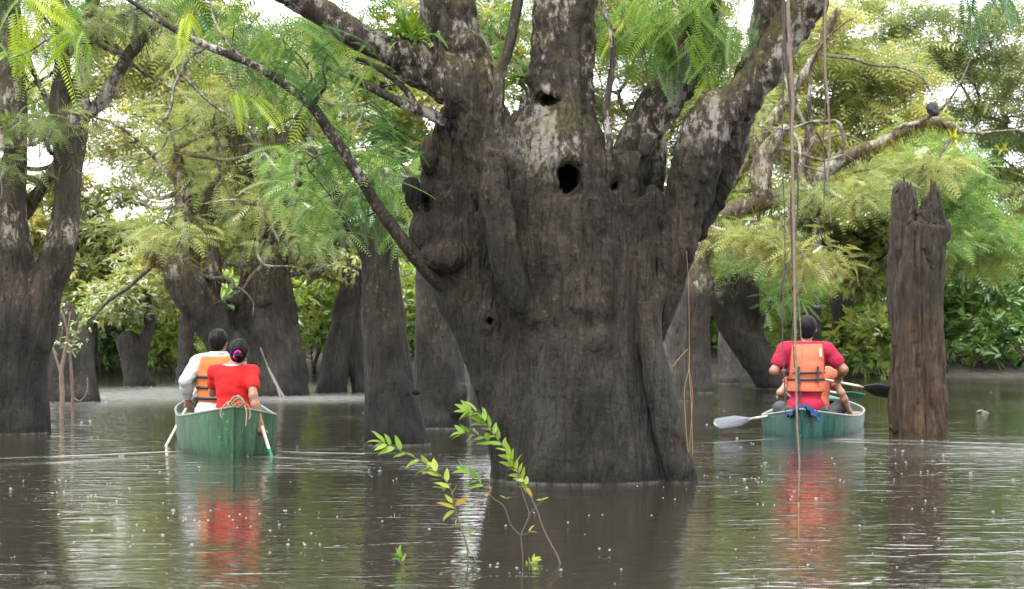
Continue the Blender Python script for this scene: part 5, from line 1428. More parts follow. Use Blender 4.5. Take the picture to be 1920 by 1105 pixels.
for k in range(640):
    py = 720 + (1105 - 720) * rf.uniform(0, 1) ** 0.8
    px = rf.uniform(-10, 1930)
    if k % 2:
        hx = hot[rf.randint(0, len(hot))]
        px, py = rf.normal(hx[0], hx[2]), rf.normal(hx[1], hx[3])
        if py < 715 or py > 1110: continue
    D = F / (py - PYH)
    s = (0.4 + 2.4 * rf.uniform(0, 1) ** 4) * D / F
    nb = 1 if rf.uniform() < 0.7 else rf.randint(2, 5)
    for _ in range(nb):
        fv.append(sv * (s, s, s * 0.8) + (*P(px, py, D)[:2] + rf.normal(0, 0.05, 2) * (nb > 1), 0))
        ff += [tuple(i + n_ for i in x) for x in sf]; n_ += len(sv)
sp = link('foam', new_mesh('foam', np.concatenate(fv), ff), MAT['bubble'])
tag(sp, 'tiny rain splashes and foam specks scattered over the water', 'foam', kind='stuff')
g = Geo()
for a in ((1846, 775, 0.0), (1838, 772, 0.1)):
    q = spline(rows([(a[0] - 8, a[1] + 2, 0, 1), (a[0], a[1] - 1, 0, 3), (a[0] + 9, a[1] + 1, 0, 1)], 25.9), 4)
    g.add(*tube(q[:, :3], q[:, 3], 7))
db = link('driftwood', g.mesh('driftwood', P(1848, 776, 25.9)), plain('drift', (0.10, 0.09, 0.08), 0.8, 0.4, 20, obj=False))
db.location = tuple(P(1848, 776, 25.9))
tag(db, 'small grey scrap of driftwood floating right of the stump', 'driftwood')
# ================================================================== canoes
def hull_material(name, base, dark, scuff):
    b = N(name)
    n1 = b.noise(b.pos((1, 1, 0.12), True), 11, 6, 0.65, 0.4)
    n2 = b.noise(b.pos((1, 1, 0.7), True), 4, 5, 0.6)
    n3 = b.noise(b.pos((1, 1, 1), True), 40, 4, 0.6)
    c = b.mix(b.ramp(n1, [(0.38, 0.0), (0.58, 1.0)]), dark, base)
    c = b.mix(b.math('MULTIPLY', b.ramp(n2, [(0.45, 0.0), (0.7, 0.8)]), b.ramp(n1, [(0.4, 0.3), (0.6, 1.0)])), c, scuff)
    c = b.mix(b.ramp(n3, [(0.62, 0.0), (0.74, 0.35)]), c, (0.5, 0.55, 0.5))
    return b.pbr(c, b.ramp(n2, [(0.3, 0.38), (0.7, 0.6)]), b.bump(n1, 0.25, 0.01), Specular_IOR_Level=0.3)
MAT['hull_green'] = hull_material('hull_green', (0.015, 0.070, 0.024), (0.003, 0.022, 0.008), (0.045, 0.105, 0.055))
MAT['hull_teal'] = hull_material('hull_teal', (0.008, 0.060, 0.046), (0.004, 0.032, 0.026), (0.05, 0.12, 0.10))
MAT['hull_in'] = plain('hull_inside', (0.045, 0.06, 0.055), 0.6, 0.3, 8)
MAT['rim'] = plain('rim', (0.13, 0.155, 0.145), 0.5, 0.2, 12)
MAT['rim_green'] = plain('rim_green', (0.05, 0.10, 0.06), 0.5, 0.25, 12)
MAT['slat'] = plain('seat_wood', (0.22, 0.15, 0.09), 0.6, 0.25, 12)

def canoe(label, sx, sy, heading, L, B, f0, hs, mat, rim, p=4.5, hbow=None):
    hd = math.radians(heading)
    o = empty('canoe', (sx, sy, 0), label, 'canoe', 'canoes paddled away from the camera')
    o.rotation_euler.z = -hd
    hbow = hbow or hs
    n_, m = 56, 11
    us = L * (0.5 - 0.5 * np.cos(np.linspace(0, math.pi, n_)))
    def stat(u):
        e = abs(1 - 2 * u / L)
        b = max(0.5 * B * (1 - e ** p), 0.012)
        zs = f0 + ((hs if u < L / 2 else hbow) - f0) * e ** 3.2
        return b, zs, -0.13 + 0.05 * e ** 6
    def shell(off, zoff):
        v = []
        for u in us:
            b, zs, zk = stat(u)
            b = max(b - off, 0.004); zk += zoff
            rake = 0.06 * abs(1 - 2 * u / L) ** 12 * (1 if u < L / 2 else -1)
            for k in range(-m, m + 1):
                th = abs(k) / m * math.pi / 2
                x = math.copysign(b * math.sin(th) ** 0.40, k) if k else 0
                z = zk + (zs - zk) * (1 - math.cos(th) ** 0.55)
                v.append((x, u + rake * (1 - (z - zk) / (zs - zk)), z))
        w = 2 * m + 1
        f = [(a * w + k, a * w + k + 1, (a + 1) * w + k + 1, (a + 1) * w + k) for a in range(n_ - 1) for k in range(w - 1)]
        return v, f
    v, f = shell(0, 0)
    w = 2 * m + 1
    f = [x[::-1] for x in f]
    f.append(tuple(range(w))); f.append(tuple((n_ - 1) * w + k for k in range(w - 1, -1, -1)))
    g = Geo(); g.add(v, f)
    hull = link('hull', g.mesh('hull'), MAT[mat], o)
    g = Geo(); g.add(*shell(0.016, 0.02))
    link('lining', g.mesh('lining'), MAT['hull_in'], o)
    for s in (-1, 1):
        path = np.array([(s * max(stat(u)[0] - 0.006, 0.004), u, stat(u)[1] + 0.004) for u in us])
        g = Geo(); g.add(*tube(path, 0.012, 8))
        link('gunwale', g.mesh('gunwale'), MAT[rim], o)
    # end decks
    for e, d in ((0, 1), (L, -1)):
        vv, ff = [], []
        for q in range(6):
            u = e + d * (0.03 + 0.34 * q / 5)
            b, zs, zk = stat(u)
            for x in (-1, -0.5, 0, 0.5, 1): vv.append((x * (b - 0.012), u, zs + 0.012 + 0.012 * (1 - x * x)))
            for x in (-1, -0.5, 0, 0.5, 1): vv.append((x * (b - 0.012), u, zs - 0.006))
        for q in range(5):
            for k in range(4):
                a = q * 10 + k
                ff += [(a, a + 1, a + 11, a + 10), (a + 5, a + 15, a + 16, a + 6)]
        ff.append((50, 51, 52, 53, 54, 59, 58, 57, 56, 55)); ff.append((0, 5, 6, 7, 8, 9, 4, 3, 2, 1))
        g = Geo(); g.add(vv, ff); link('deck', g.mesh('deck', smooth=False), MAT[mat], o)
    return o, hull, stat

def plank(parent, name, x0, x1, y0, y1, z, th=0.025, mat='slat'):
    v = [(x, y, zz) for zz in (z - th, z) for y in (y0, y1) for x in (x0, x1)]
    f = [(0, 2, 3, 1), (4, 5, 7, 6), (0, 1, 5, 4), (2, 6, 7, 3), (0, 4, 6, 2), (1, 3, 7, 5)]
    g = Geo(); g.add(v, f)
    return link(name, g.mesh(name, smooth=False), MAT[mat], parent)

cl, hl, stl = canoe('light green canoe carrying the woman in red and the man in white', (440 - 960) / 222.0, 16.2, -10.6, 5.0, 0.92, 0.285, 0.425, 'hull_green', 'rim_green')
cr_, hr, strr = canoe('teal green canoe carrying the man in crimson, low in the water', (1503 - 960) / 186.0, 19.35, 12.0, 5.0, 1.08, 0.165, 0.29, 'hull_teal', 'rim', p=3.7)
for c_, st_, ys, z in ((cl, stl, (0.75, 2.0, 3.6), 0.225), (cr_, strr, (0.5, 3.6), 0.13)):
    for y in ys:
        b = st_(y)[0] - 0.03
        plank(c_, 'seat', -b, b, y, y + 0.26, z)
    b = st_(2.7)[0] - 0.02
    plank(c_, 'thwart', -b, b, 2.7, 2.78, st_(2.7)[1] - 0.01, 0.03)

# rope tied at the stern of the green canoe
MAT['rope'] = plain('rope', (0.21, 0.135, 0.08), 0.85, 0.3, 60, 0.5, 0.004)
rp = empty('rope', (cl.location.x, cl.location.y, 0.42), 'tan rope knotted round the green canoe\'s stern', 'rope')
rr_ = np.random.RandomState(3)
for k in range(4):
    th = np.linspace(0, 2 * math.pi, 20)
    p = np.stack((0.07 * np.cos(th) + 0.004 * k, 0.09 + 0.075 * np.sin(th), 0.035 + 0.012 * k + 0.03 * np.cos(th * 2 + k) - 0.03 * np.abs(np.cos(th))), 1)
    g = Geo(); g.add(*tube(p, 0.007, 6, False)); link('coil', g.mesh('coil'), MAT['rope'], rp)
for pts in ([(-0.06, 0.02, 0.05), (-0.10, -0.01, 0.0), (-0.115, -0.02, -0.05), (-0.10, -0.03, -0.09)], [(0.07, 0.03, 0.04), (0.10, -0.0, -0.02), (0.105, -0.03, -0.10), (0.10, -0.04, -0.16)], [(0.05, 0.0, 0.05), (0.11, 0.03, 0.02), (0.13, 0.02, -0.06), (0.12, 0.0, -0.10)], [(-0.03, 0.05, 0.05), (-0.02, 0.04, 0.085), (0.02, 0.05, 0.09), (0.045, 0.06, 0.06)], [(0.0, 0.04, 0.05), (0.02, 0.03, 0.08), (0.05, 0.04, 0.075), (0.06, 0.05, 0.05)]):
    g = Geo(); g.add(*tube(spline(np.array(pts), 6), 0.006, 6)); link('strand', g.mesh('strand'), MAT['rope'], rp)

# ================================================================== people
MAT['skin'] = plain('skin', (0.20, 0.095, 0.056), 0.5, 0.12, 18)
MAT['skin_light'] = plain('skin_light', (0.24, 0.13, 0.085), 0.5, 0.12, 18)
MAT['hair'] = plain('hair', (0.005, 0.004, 0.004), 0.55, 0.4, 60, 0.5, 0.006, spread=(1, 1, 0.2), Specular_IOR_Level=0.12)
def cloth(name, col, var=0.12):
    return plain(name, col, 0.85, var, 9, 0.35, 0.012, Specular_IOR_Level=0.2)
MAT['red'] = cloth('red_shirt', (0.40, 0.012, 0.012))
MAT['crimson'] = cloth('crimson_shirt', (0.24, 0.010, 0.032))
MAT['white'] = cloth('white_shirt', (0.36, 0.37, 0.38), 0.08)
MAT['orange'] = cloth('orange_vest', (0.44, 0.115, 0.035), 0.06)
MAT['coral'] = cloth('coral_vest', (0.40, 0.105, 0.055), 0.08)
MAT['coral2'] = cloth('coral_top', (0.42, 0.065, 0.04), 0.08)
MAT['grey'] = cloth('grey_trousers', (0.055, 0.055, 0.06))
MAT['khaki'] = cloth('khaki_trousers', (0.36, 0.29, 0.20))
MAT['black'] = plain('black_strap', (0.012, 0.012, 0.014), 0.6, 0.2, 30)
MAT['magenta'] = cloth('magenta_tie', (0.48, 0.01, 0.26))
MAT['blue'] = cloth('blue_cloth', (0.010, 0.025, 0.075))
MAT['peach'] = cloth('collar', (0.45, 0.41, 0.40))
MAT['silver'] = plain('silver_tape', (0.5, 0.5, 0.48), 0.35, 0.1, 30)

A3 = lambda *a: np.array(a, float)
def unit(v):
    v = np.asarray(v, float)
    return v / (np.linalg.norm(v) + 1e-9)

def hand_prims(wrist, d, curl, side):
    """palm, four bent fingers of different lengths and a thumb; d: along the hand, curl: where the fingers close, side: towards the thumb"""
    d, curl = unit(d), unit(curl)
    side = unit(side - d * np.dot(side, d)); curl = unit(curl - d * np.dot(curl, d))
    pr = []
    for s in (-0.026, -0.009, 0.009, 0.026):
        pr.append(('cone', 'hand', wrist + side * s * 0.6, 0.014, wrist + d * 0.075 + side * s, 0.0135))
    for s, L in ((0.03, 0.9), (0.010, 1.0), (-0.011, 0.95), (-0.031, 0.75)):
        a = wrist + d * 0.078 + side * s
        b = a + (d * 0.5 + curl * 0.85) * 0.035 * L
        c = b + (d * -0.35 + curl * 0.9) * 0.028 * L
        e = c + (d * -0.95 + curl * 0.1) * 0.022 * L
        pr += [('cone', 'finger', a, 0.0105, b, 0.0095), ('cone', 'finger', b, 0.0095, c, 0.009), ('cone', 'finger', c, 0.009, e, 0.008)]
    a = wrist + d * 0.022 + side * 0.026
    b = a + (d * 0.5 + side * 0.45 + curl * 0.6) * 0.040
    c = b + (d * 0.35 - side * 0.2 + curl * 0.9) * 0.032
    pr += [('cone', 'finger', a, 0.014, b, 0.0115), ('cone', 'finger', b, 0.0115, c, 0.009)]
    return pr

def figure(J, w=1.0):
    """the body as a list of simple solids"""
    pr = []
    hip, neck, head = J['hip'], J['neck'], J['head']
    up = unit(neck - hip); T = np.linalg.norm(neck - hip)
    R = np.stack((np.array((1, 0, 0)), unit(np.cross(up, (1, 0, 0))), up), 1)
    L, Rr = J['sl'], J['sr']
    pr += [('ball', 'pelvis', hip, (0.165 * w, 0.125 * w, 0.12), R), ('ball', 'torso', hip + up * T * 0.30, (0.140 * w, 0.105 * w, 0.17), R), ('ball', 'torso', hip + up * T * 0.62, (0.162 * w, 0.115 * w, 0.17), R),
           ('cone', 'torso', hip + up * T * 0.80 + A3(-0.075, 0, 0) * w, 0.095 * w, hip + up * T * 0.80 + A3(0.075, 0, 0) * w, 0.095 * w),
           ('cone', 'shoulder', L, 0.058 * w, hip + up * T * 0.93, 0.060 * w), ('cone', 'shoulder', Rr, 0.058 * w, hip + up * T * 0.93, 0.060 * w),
           ('cone', 'neck', neck - up * 0.03, 0.055, head + A3(0, -0.01, -0.05), 0.050)]
    hr_ = J.get('hr', 1.0)
    f = J.get('face', A3(0, 1, 0)); f = unit(f)
    sd = unit(np.cross(f, (0, 0, 1)))
    up2 = np.cross(sd, f)
    HR = np.stack((sd, f, up2), 1)
    H = lambda x, y, z: head + (sd * x + f * y + up2 * z) * hr_
    pr += [('ball', 'head', H(0, -0.008, 0.022), np.array((0.076, 0.095, 0.090)) * hr_, HR), ('ball', 'head', H(0, 0.03, -0.045), np.array((0.058, 0.062, 0.072)) * hr_, HR),
           ('cone', 'head', H(0, 0.088, 0.005), 0.009, H(0, 0.108, -0.030), 0.013), ('ball', 'head', H(0, 0.085, -0.066), np.array((0.026, 0.012, 0.009)), HR), ('ball', 'head', H(0, 0.072, -0.1), np.array((0.022, 0.016, 0.014)), HR),
           ('ball', 'ear', H(-0.078, 0, -0.012), np.array((0.011, 0.018, 0.032)), HR), ('ball', 'ear', H(0.078, 0, -0.012), np.array((0.011, 0.018, 0.032)), HR),
           ('cutball', 'eye', H(-0.03, 0.098, 0.012), np.array((0.015, 0.014, 0.009)), HR), ('cutball', 'eye', H(0.03, 0.098, 0.012), np.array((0.015, 0.014, 0.009)), HR)]
    for s, S, E, Hd in ((-1, L, J['el'], J['hl']), (1, Rr, J['er'], J['hr_'])):
        pr += [('cone', 'upper_arm', S, 0.054 * w, (S + E) / 2, 0.047 * w), ('cone', 'upper_arm', (S + E) / 2, 0.047 * w, E, 0.038 * w), ('cone', 'forearm', E, 0.038 * w, E + (Hd - E) * 0.35, 0.039 * w), ('cone', 'forearm', E + (Hd - E) * 0.35, 0.039 * w, Hd, 0.026 * w)]
        hd = J['handdir_l'] if s < 0 else J['handdir_r']
        pr += hand_prims(Hd, hd[0], hd[1], hd[2])
    for s, K, An in ((-1, J['kl'], J['al']), (1, J['kr'], J['ar'])):
        h0 = hip + A3(s * 0.085 * w, 0, -0.02)
        pr += [('cone', 'thigh', h0, 0.085 * w, K, 0.060 * w), ('cone', 'calf', K, 0.058 * w, K + (An - K) * 0.35, 0.056 * w), ('cone', 'calf', K + (An - K) * 0.35, 0.056 * w, An, 0.036), ('cone', 'foot', An, 0.036, An + A3(0, 0.15, -0.03), 0.03)]
    return pr, HR, H

def field_of(pr, tags, e, h, k, pad=0.05, lo=None, hi=None):
    use = [p for p in pr if p[1] in tags]
    pts = []
    for p in use:
        if 'ball' in p[0]:
            m = max(p[3]) + e
            pts += [p[2] - m, p[2] + m]
        else:
            m = max(p[3], p[5]) + e
            pts += [p[2] - m, p[2] + m, p[4] - m, p[4] + m]
    pts = np.array(pts)
    fl = Field(pts.min(0) - pad if lo is None else lo, pts.max(0) + pad if hi is None else hi, h)
    for p in use:
        kk = 0.012 if p[1] in ('hand',) else 0.005 if p[1] in ('finger', 'ear') else k
        if p[0] == 'ball': fl.ball(p[2], np.asarray(p[3]) + e, kk, False, p[4])
        elif p[0] == 'cutball': fl.ball(p[2], p[3], 0.01, True, p[4])
        else: fl.cone(p[2], p[3] + e, p[4], p[5] + e, kk)
    return fl

BODY = ('pelvis', 'torso', 'shoulder', 'neck', 'head', 'ear', 'eye', 'upper_arm', 'forearm', 'hand', 'finger', 'thigh', 'calf', 'foot')
def person(label, org, J, skin, w=1.0):
    o = empty('person', org, label, 'person')
    pr, HR, H = figure(J, w)
    fl = field_of(pr, BODY, 0.0, 0.0062, 0.03)
    solid('body', fl, MAT[skin], o, (0, 0, 0), 1)
    return o, pr, H
def garment(name, o, pr, tags, e, mat, cuts=(), carve=(), k=0.035, h=0.010, fold=0.005, seed=0):
    fl = field_of(pr, tags, e, h, k)
    for p, n_ in cuts: fl.plane(p, n_)
    for a, ra, b, rb_ in carve: fl.cone(a, ra, b, rb_, 0.008, True)
    return solid(name, fl, MAT[mat], o, (0, 0, 0), 1, lambda v: fold * fbm(v * (9, 9, 14), seed, 3))
def sleeve_end(S, E, t, r=0.075, wrist=None):
    """carves a short sleeve away beyond fraction t of the upper arm"""
    d = unit(E - S)
    a = S + (E - S) * t + d * r
    return [(a, r, a + d * 0.35, r)] + ([(E, r, wrist, r)] if wrist is not None else [])
def belt(vest, c, rx, ry, mat='black', wd=0.016, th=0.006, name='strap', arc=(0, 2 * math.pi), tilt=0.0):
    t = np.linspace(arc[0], arc[1], 40)
    p = np.stack((c[0] + rx * np.cos(t), c[1] + ry * np.sin(t), c[2] + tilt * np.cos(t)), 1)
    nrm = np.stack((np.cos(t) / rx, np.sin(t) / ry, 0 * t), 1); nrm /= np.linalg.norm(nrm, axis=1)[:, None]
    v = np.concatenate([np.stack((p + nrm * a + np.array((0, 0, z))), 0) for a, z in ((0, -wd), (th, -wd), (th, wd), (0, wd))])
    n_ = len(t)
    f = [(a * n_ + i, ((a + 1) % 4) * n_ + i, ((a + 1) % 4) * n_ + i + 1, a * n_ + i + 1) for a in range(4) for i in range(n_ - 1)]
    return link(name, new_mesh(name, v, f), MAT[mat], o)
def hair(o, pr, H, e=0.014, face=0.035, low=-0.075, name='hair', extra=None, hr_=1.0):
    use = [p for p in pr if p[1] == 'head'][:1]
    q = use[0]
    fl = Field(q[2] - 0.2, q[2] + 0.2, 0.007)
    fl.ball(q[2], np.asarray(q[3]) + e, 0.02, False, q[4])
    fl.ball(H(0, -0.035, -0.045), np.array((0.066, 0.062, 0.07)) * hr_, 0.03, False, q[4])
    if extra: extra(fl)
    f = q[4][:, 1]
    fl.plane(H(0, face, 0.05), f * 1.0 - q[4][:, 2] * 0.55)
    fl.plane(H(0, 0, low), -q[4][:, 2] + f * 0.25)
    return solid(name, fl, MAT['hair'], o, (0, 0, 0), 1, lambda v: 0.004 * fbm(v * (40, 40, 12), 2, 2))

# ---- the woman in red, stern of the green canoe
ow = A3((437 - 960) / 214.0, 16.8, 0)
J = dict(hip=A3(0.005, 0, 0.36), neck=A3(0.0, 0.035, 0.765), head=A3(0.045, 0.05, 0.885), sl=A3(-0.155, 0.03, 0.715), sr=A3(0.165, 0.02, 0.705), el=A3(-0.20, 0.17, 0.53), er=A3(0.20, -0.15, 0.51), hl=A3(0.02, 0.24, 0.68), hr_=A3(0.265, -0.19, 0.275),
         handdir_l=(A3(0.7, 0, 0.3), A3(0.3, -0.7, 0), A3(0, 0.2, 1)), handdir_r=(A3(0.15, -0.2, -0.9), A3(0.2, 0.9, 0.1), A3(-0.8, -0.2, 0)), kl=A3(-0.13, 0.42, 0.33), kr=A3(0.13, 0.42, 0.33), al=A3(-0.13, 0.55, 0.03), ar=A3(0.13, 0.55, 0.03), hr=0.92)
o, pr, H = person('woman in red t-shirt with dark bun, paddling at the green canoe\'s stern', ow, J, 'skin', 0.93)
shirt = garment('shirt', o, pr, ('torso', 'shoulder', 'upper_arm', 'pelvis'), 0.011, 'red', [(A3(0, 0.02, 0.775), (0, -0.1, 1)), (A3(0, 0, 0.345), (0, 0, -1))], sleeve_end(J['sl'], J['el'], 0.66, 0.07) + sleeve_end(J['sr'], J['er'], 0.66, 0.07), fold=0.007, seed=1)
garment('trousers', o, pr, ('pelvis', 'thigh', 'calf'), 0.012, 'khaki', [(A3(0, 0, 0.40), (0, 0, 1))], seed=2)
belt(shirt, A3(0.0, 0.03, 0.768), 0.078, 0.066, 'peach', 0.012, 0.006, 'collar')
hair(o, pr, H, 0.016, 0.03, -0.09, hr_=0.92)
fl = Field(A3(-0.1, -0.25, 0.7), A3(0.2, 0.1, 1.0), 0.006)
fl.ball(A3(0.062, -0.085, 0.853), (0.036, 0.028, 0.028), 0.02)
bun = solid('hair_bun', fl, MAT['hair'], o, (0, 0, 0), 1, lambda v: 0.004 * fbm(v * 50, 3, 2))
th = np.linspace(0, 2 * math.pi, 25)
ring = np.stack((0.048 + 0.010 * np.sin(th) + 0.030 * np.cos(th) * 0.75, -0.068 - 0.012 * np.cos(th * 3) - 0.012 * np.sin(th), 0.862 + 0.030 * np.sin(th)), 1)
g = Geo(); g.add(*tube(ring, 0.011 + 0.003 * np.sin(th * 9), 8, False)); link('hair_tie', g.mesh('hair_tie'), MAT['magenta'], bun)

# ---- the man in white with the orange vest
om = A3((408 - 960) / 199.0, 18.1, 0)
J = dict(hip=A3(-0.02, 0, 0.33), neck=A3(0.0, 0.04, 0.855), head=A3(0.0, 0.06, 0.975), sl=A3(-0.185, 0.03, 0.785), sr=A3(0.185, 0.03, 0.785), el=A3(-0.295, -0.07, 0.60), er=A3(0.22, 0.18, 0.56), hl=A3(-0.295, 0.075, 0.435), hr_=A3(-0.04, 0.36, 0.72),
         handdir_l=(A3(-0.02, 0.1, -0.9), A3(0.2, 0.9, 0.1), A3(0.8, 0.3, 0)), handdir_r=(A3(-0.7, 0.1, 0.3), A3(-0.2, -0.6, 0), A3(0, 0.2, 1)), kl=A3(-0.14, 0.44, 0.32), kr=A3(0.12, 0.44, 0.32), al=A3(-0.14, 0.55, 0.03), ar=A3(0.12, 0.55, 0.03), face=A3(0.35, 1, 0))
o, pr, H = person('man in white long sleeves and orange life vest, seated ahead of the woman in red', om, J, 'skin', 1.02)
shirt = garment('shirt', o, pr, ('torso', 'shoulder', 'upper_arm', 'forearm', 'pelvis'), 0.016, 'white', [(A3(0, 0.02, 0.865), (0, -0.1, 1)), (A3(0, 0, 0.26), (0, 0, -1))], [(J['hl'] + unit(J['hl'] - J['el']) * 0.03, 0.06, J['hl'] + unit(J['hl'] - J['el']) * 0.2, 0.06)], fold=0.009, seed=3)
garment('trousers', o, pr, ('pelvis', 'thigh', 'calf'), 0.020, 'white', [(A3(0, 0, 0.36), (0, 0, 1))], seed=4)
vest = garment('life_vest', o, pr, ('torso', 'shoulder'), 0.042, 'orange', [(A3(0, 0.02, 0.845), (0, -0.1, 1)), (A3(0, 0, 0.40), (0, 0, -1)), (A3(-0.205, 0, 0.6), (-1, 0, 0.25)), (A3(0.205, 0, 0.6), (1, 0, 0.25))], fold=0.004, seed=5)
for z in (0.645, 0.545, 0.445):
    belt(vest, A3(-0.006, 0.012, z), 0.194, 0.158, 'black', 0.013, 0.008)
belt(shirt, A3(0.0, 0.035, 0.868), 0.08, 0.07, 'peach', 0.014, 0.006, 'collar')
hair(o, pr, H, 0.012, 0.03, -0.07)

# ---- the man in crimson, stern of the teal canoe
oc = A3((1513 - 960) / 182.0, 19.85, 0)
J = dict(hip=A3(0.0, 0, 0.29), neck=A3(0.0, 0.02, 0.955), head=A3(0.02, 0.04, 1.11), sl=A3(-0.21, 0.01, 0.885), sr=A3(0.215, 0.01, 0.885), el=A3(-0.335, -0.04, 0.67), er=A3(0.385, -0.03, 0.685), hl=A3(-0.21, 0.26, 0.665), hr_=A3(0.375, 0.19, 0.612),
         handdir_l=(A3(0.3, 0.7, 0), A3(0.2, 0.2, -0.8), A3(1, -0.3, 0)), handdir_r=(A3(0.1, 0.8, -0.1), A3(0, 0.1, -0.9), A3(-1, 0.1, 0)), kl=A3(-0.17, 0.45, 0.15), kr=A3(0.17, 0.45, 0.15), al=A3(-0.16, 0.1, 0.04), ar=A3(0.16, 0.1, 0.04), face=A3(0.25, 1, 0), hr=1.12)
o, pr, H = person('man in crimson t-shirt and orange life vest kneeling at the teal canoe\'s stern', oc, J, 'skin', 1.13)
shirt = garment('shirt', o, pr, ('torso', 'shoulder', 'upper_arm', 'pelvis'), 0.018, 'crimson', [(A3(0, 0.02, 0.985), (0, -0.1, 1)), (A3(0, 0, 0.27), (0, 0, -1))], sleeve_end(J['sl'], J['el'], 0.70, 0.085) + sleeve_end(J['sr'], J['er'], 0.70, 0.085), fold=0.008, seed=6)
garment('trousers', o, pr, ('pelvis', 'thigh', 'calf'), 0.012, 'grey', [(A3(0, 0, 0.31), (0, 0, 1))], seed=7)
vest = garment('life_vest', o, pr, ('torso', 'shoulder'), 0.046, 'coral', [(A3(0, 0.02, 0.955), (0, -0.1, 1)), (A3(0, 0, 0.455), (0, 0, -1)), (A3(-0.185, 0, 0.6), (-1, 0, 0.08)), (A3(0.185, 0, 0.6), (1, 0, 0.08))], fold=0.004, seed=8)
belt(vest, A3(0, 0.012, 0.655), 0.196, 0.172, 'black', 0.010, 0.010)
belt(vest, A3(0, 0.012, 0.585), 0.192, 0.168, 'black', 0.010, 0.010)
for x in (-0.10, 0.10):
    v = np.array([(x + a, -0.150 - b, z) for z in (0.72, 0.545) for a, b in ((-0.010, 0), (0.010, 0), (0.010, 0.016), (-0.010, 0.016))])
    link('strap', new_mesh('strap', v, [(0, 1, 2, 3), (7, 6, 5, 4), (0, 4, 5, 1), (1, 5, 6, 2), (2, 6, 7, 3), (3, 7, 4, 0)], False), MAT['black'], vest)
g = Geo(); g.add(*tube(spline(A3(-0.08, -0.15, 0.58, -0.10, -0.165, 0.50, -0.08, -0.16, 0.43, -0.11, -0.155, 0.33).reshape(4, 3), 6), 0.008, 6)); link('strap', g.mesh('strap'), MAT['black'], vest)
v = np.array([(0.128 + a, -0.142 - b, z) for z in (0.905, 0.82) for a, b in ((-0.010, 0), (0.010, 0), (0.010, 0.012), (-0.010, 0.012))])
link('reflector', new_mesh('reflector', v, [(0, 1, 2, 3), (7, 6, 5, 4), (0, 4, 5, 1), (1, 5, 6, 2), (2, 6, 7, 3), (3, 7, 4, 0)], False), MAT['silver'], vest)
hair(o, pr, H, 0.013, 0.03, -0.075, hr_=1.12)

# ---- the half hidden paddler ahead
of = A3((1527 - 960) / 174.0, 20.75, 0)
J = dict(hip=A3(0.0, 0, 0.14), neck=A3(-0.02, 0.06, 0.68), head=A3(-0.04, 0.10, 0.79), sl=A3(-0.19, 0.04, 0.615), sr=A3(0.17, 0.03, 0.615), el=A3(-0.36, 0.0, 0.42), er=A3(0.30, 0.0, 0.42), hl=A3(-0.22, 0.26, 0.36), hr_=A3(0.395, 0.05, 0.225),
         handdir_l=(A3(0.3, 0.7, 0), A3(0.2, 0.2, -0.8), A3(1, -0.3, 0)), handdir_r=(A3(0.35, 0.1, -0.75), A3(0.3, 0.2, -0.6), A3(-0.6, 0.6, 0)), kl=A3(-0.32, 0.30, 0.24), kr=A3(0.33, 0.16, 0.27), al=A3(-0.12, 0.50, 0.04), ar=A3(0.16, 0.42, 0.04))
o, pr, H = person('paddler in coral vest and grey trousers half hidden behind the man in crimson', of, J, 'skin_light', 0.94)
shirt = garment('shirt', o, pr, ('torso', 'shoulder', 'upper_arm', 'pelvis'), 0.016, 'coral2', [(A3(0, 0.02, 0.70), (0, -0.1, 1)), (A3(0, 0, 0.10), (0, 0, -1))], sleeve_end(J['sl'], J['el'], 0.45) + sleeve_end(J['sr'], J['er'], 0.45), seed=9)
garment('trousers', o, pr, ('pelvis', 'thigh', 'calf'), 0.022, 'grey', [(A3(0, 0, 0.36), (0, 0, 1))], seed=10, fold=0.009)
vest = garment('life_vest', o, pr, ('torso', 'shoulder'), 0.045, 'coral', [(A3(0, 0.02, 0.70), (0, -0.1, 1)), (A3(0, 0, 0.22), (0, 0, -1))], fold=0.004, seed=11)
hair(o, pr, H, 0.012, 0.03, -0.07)

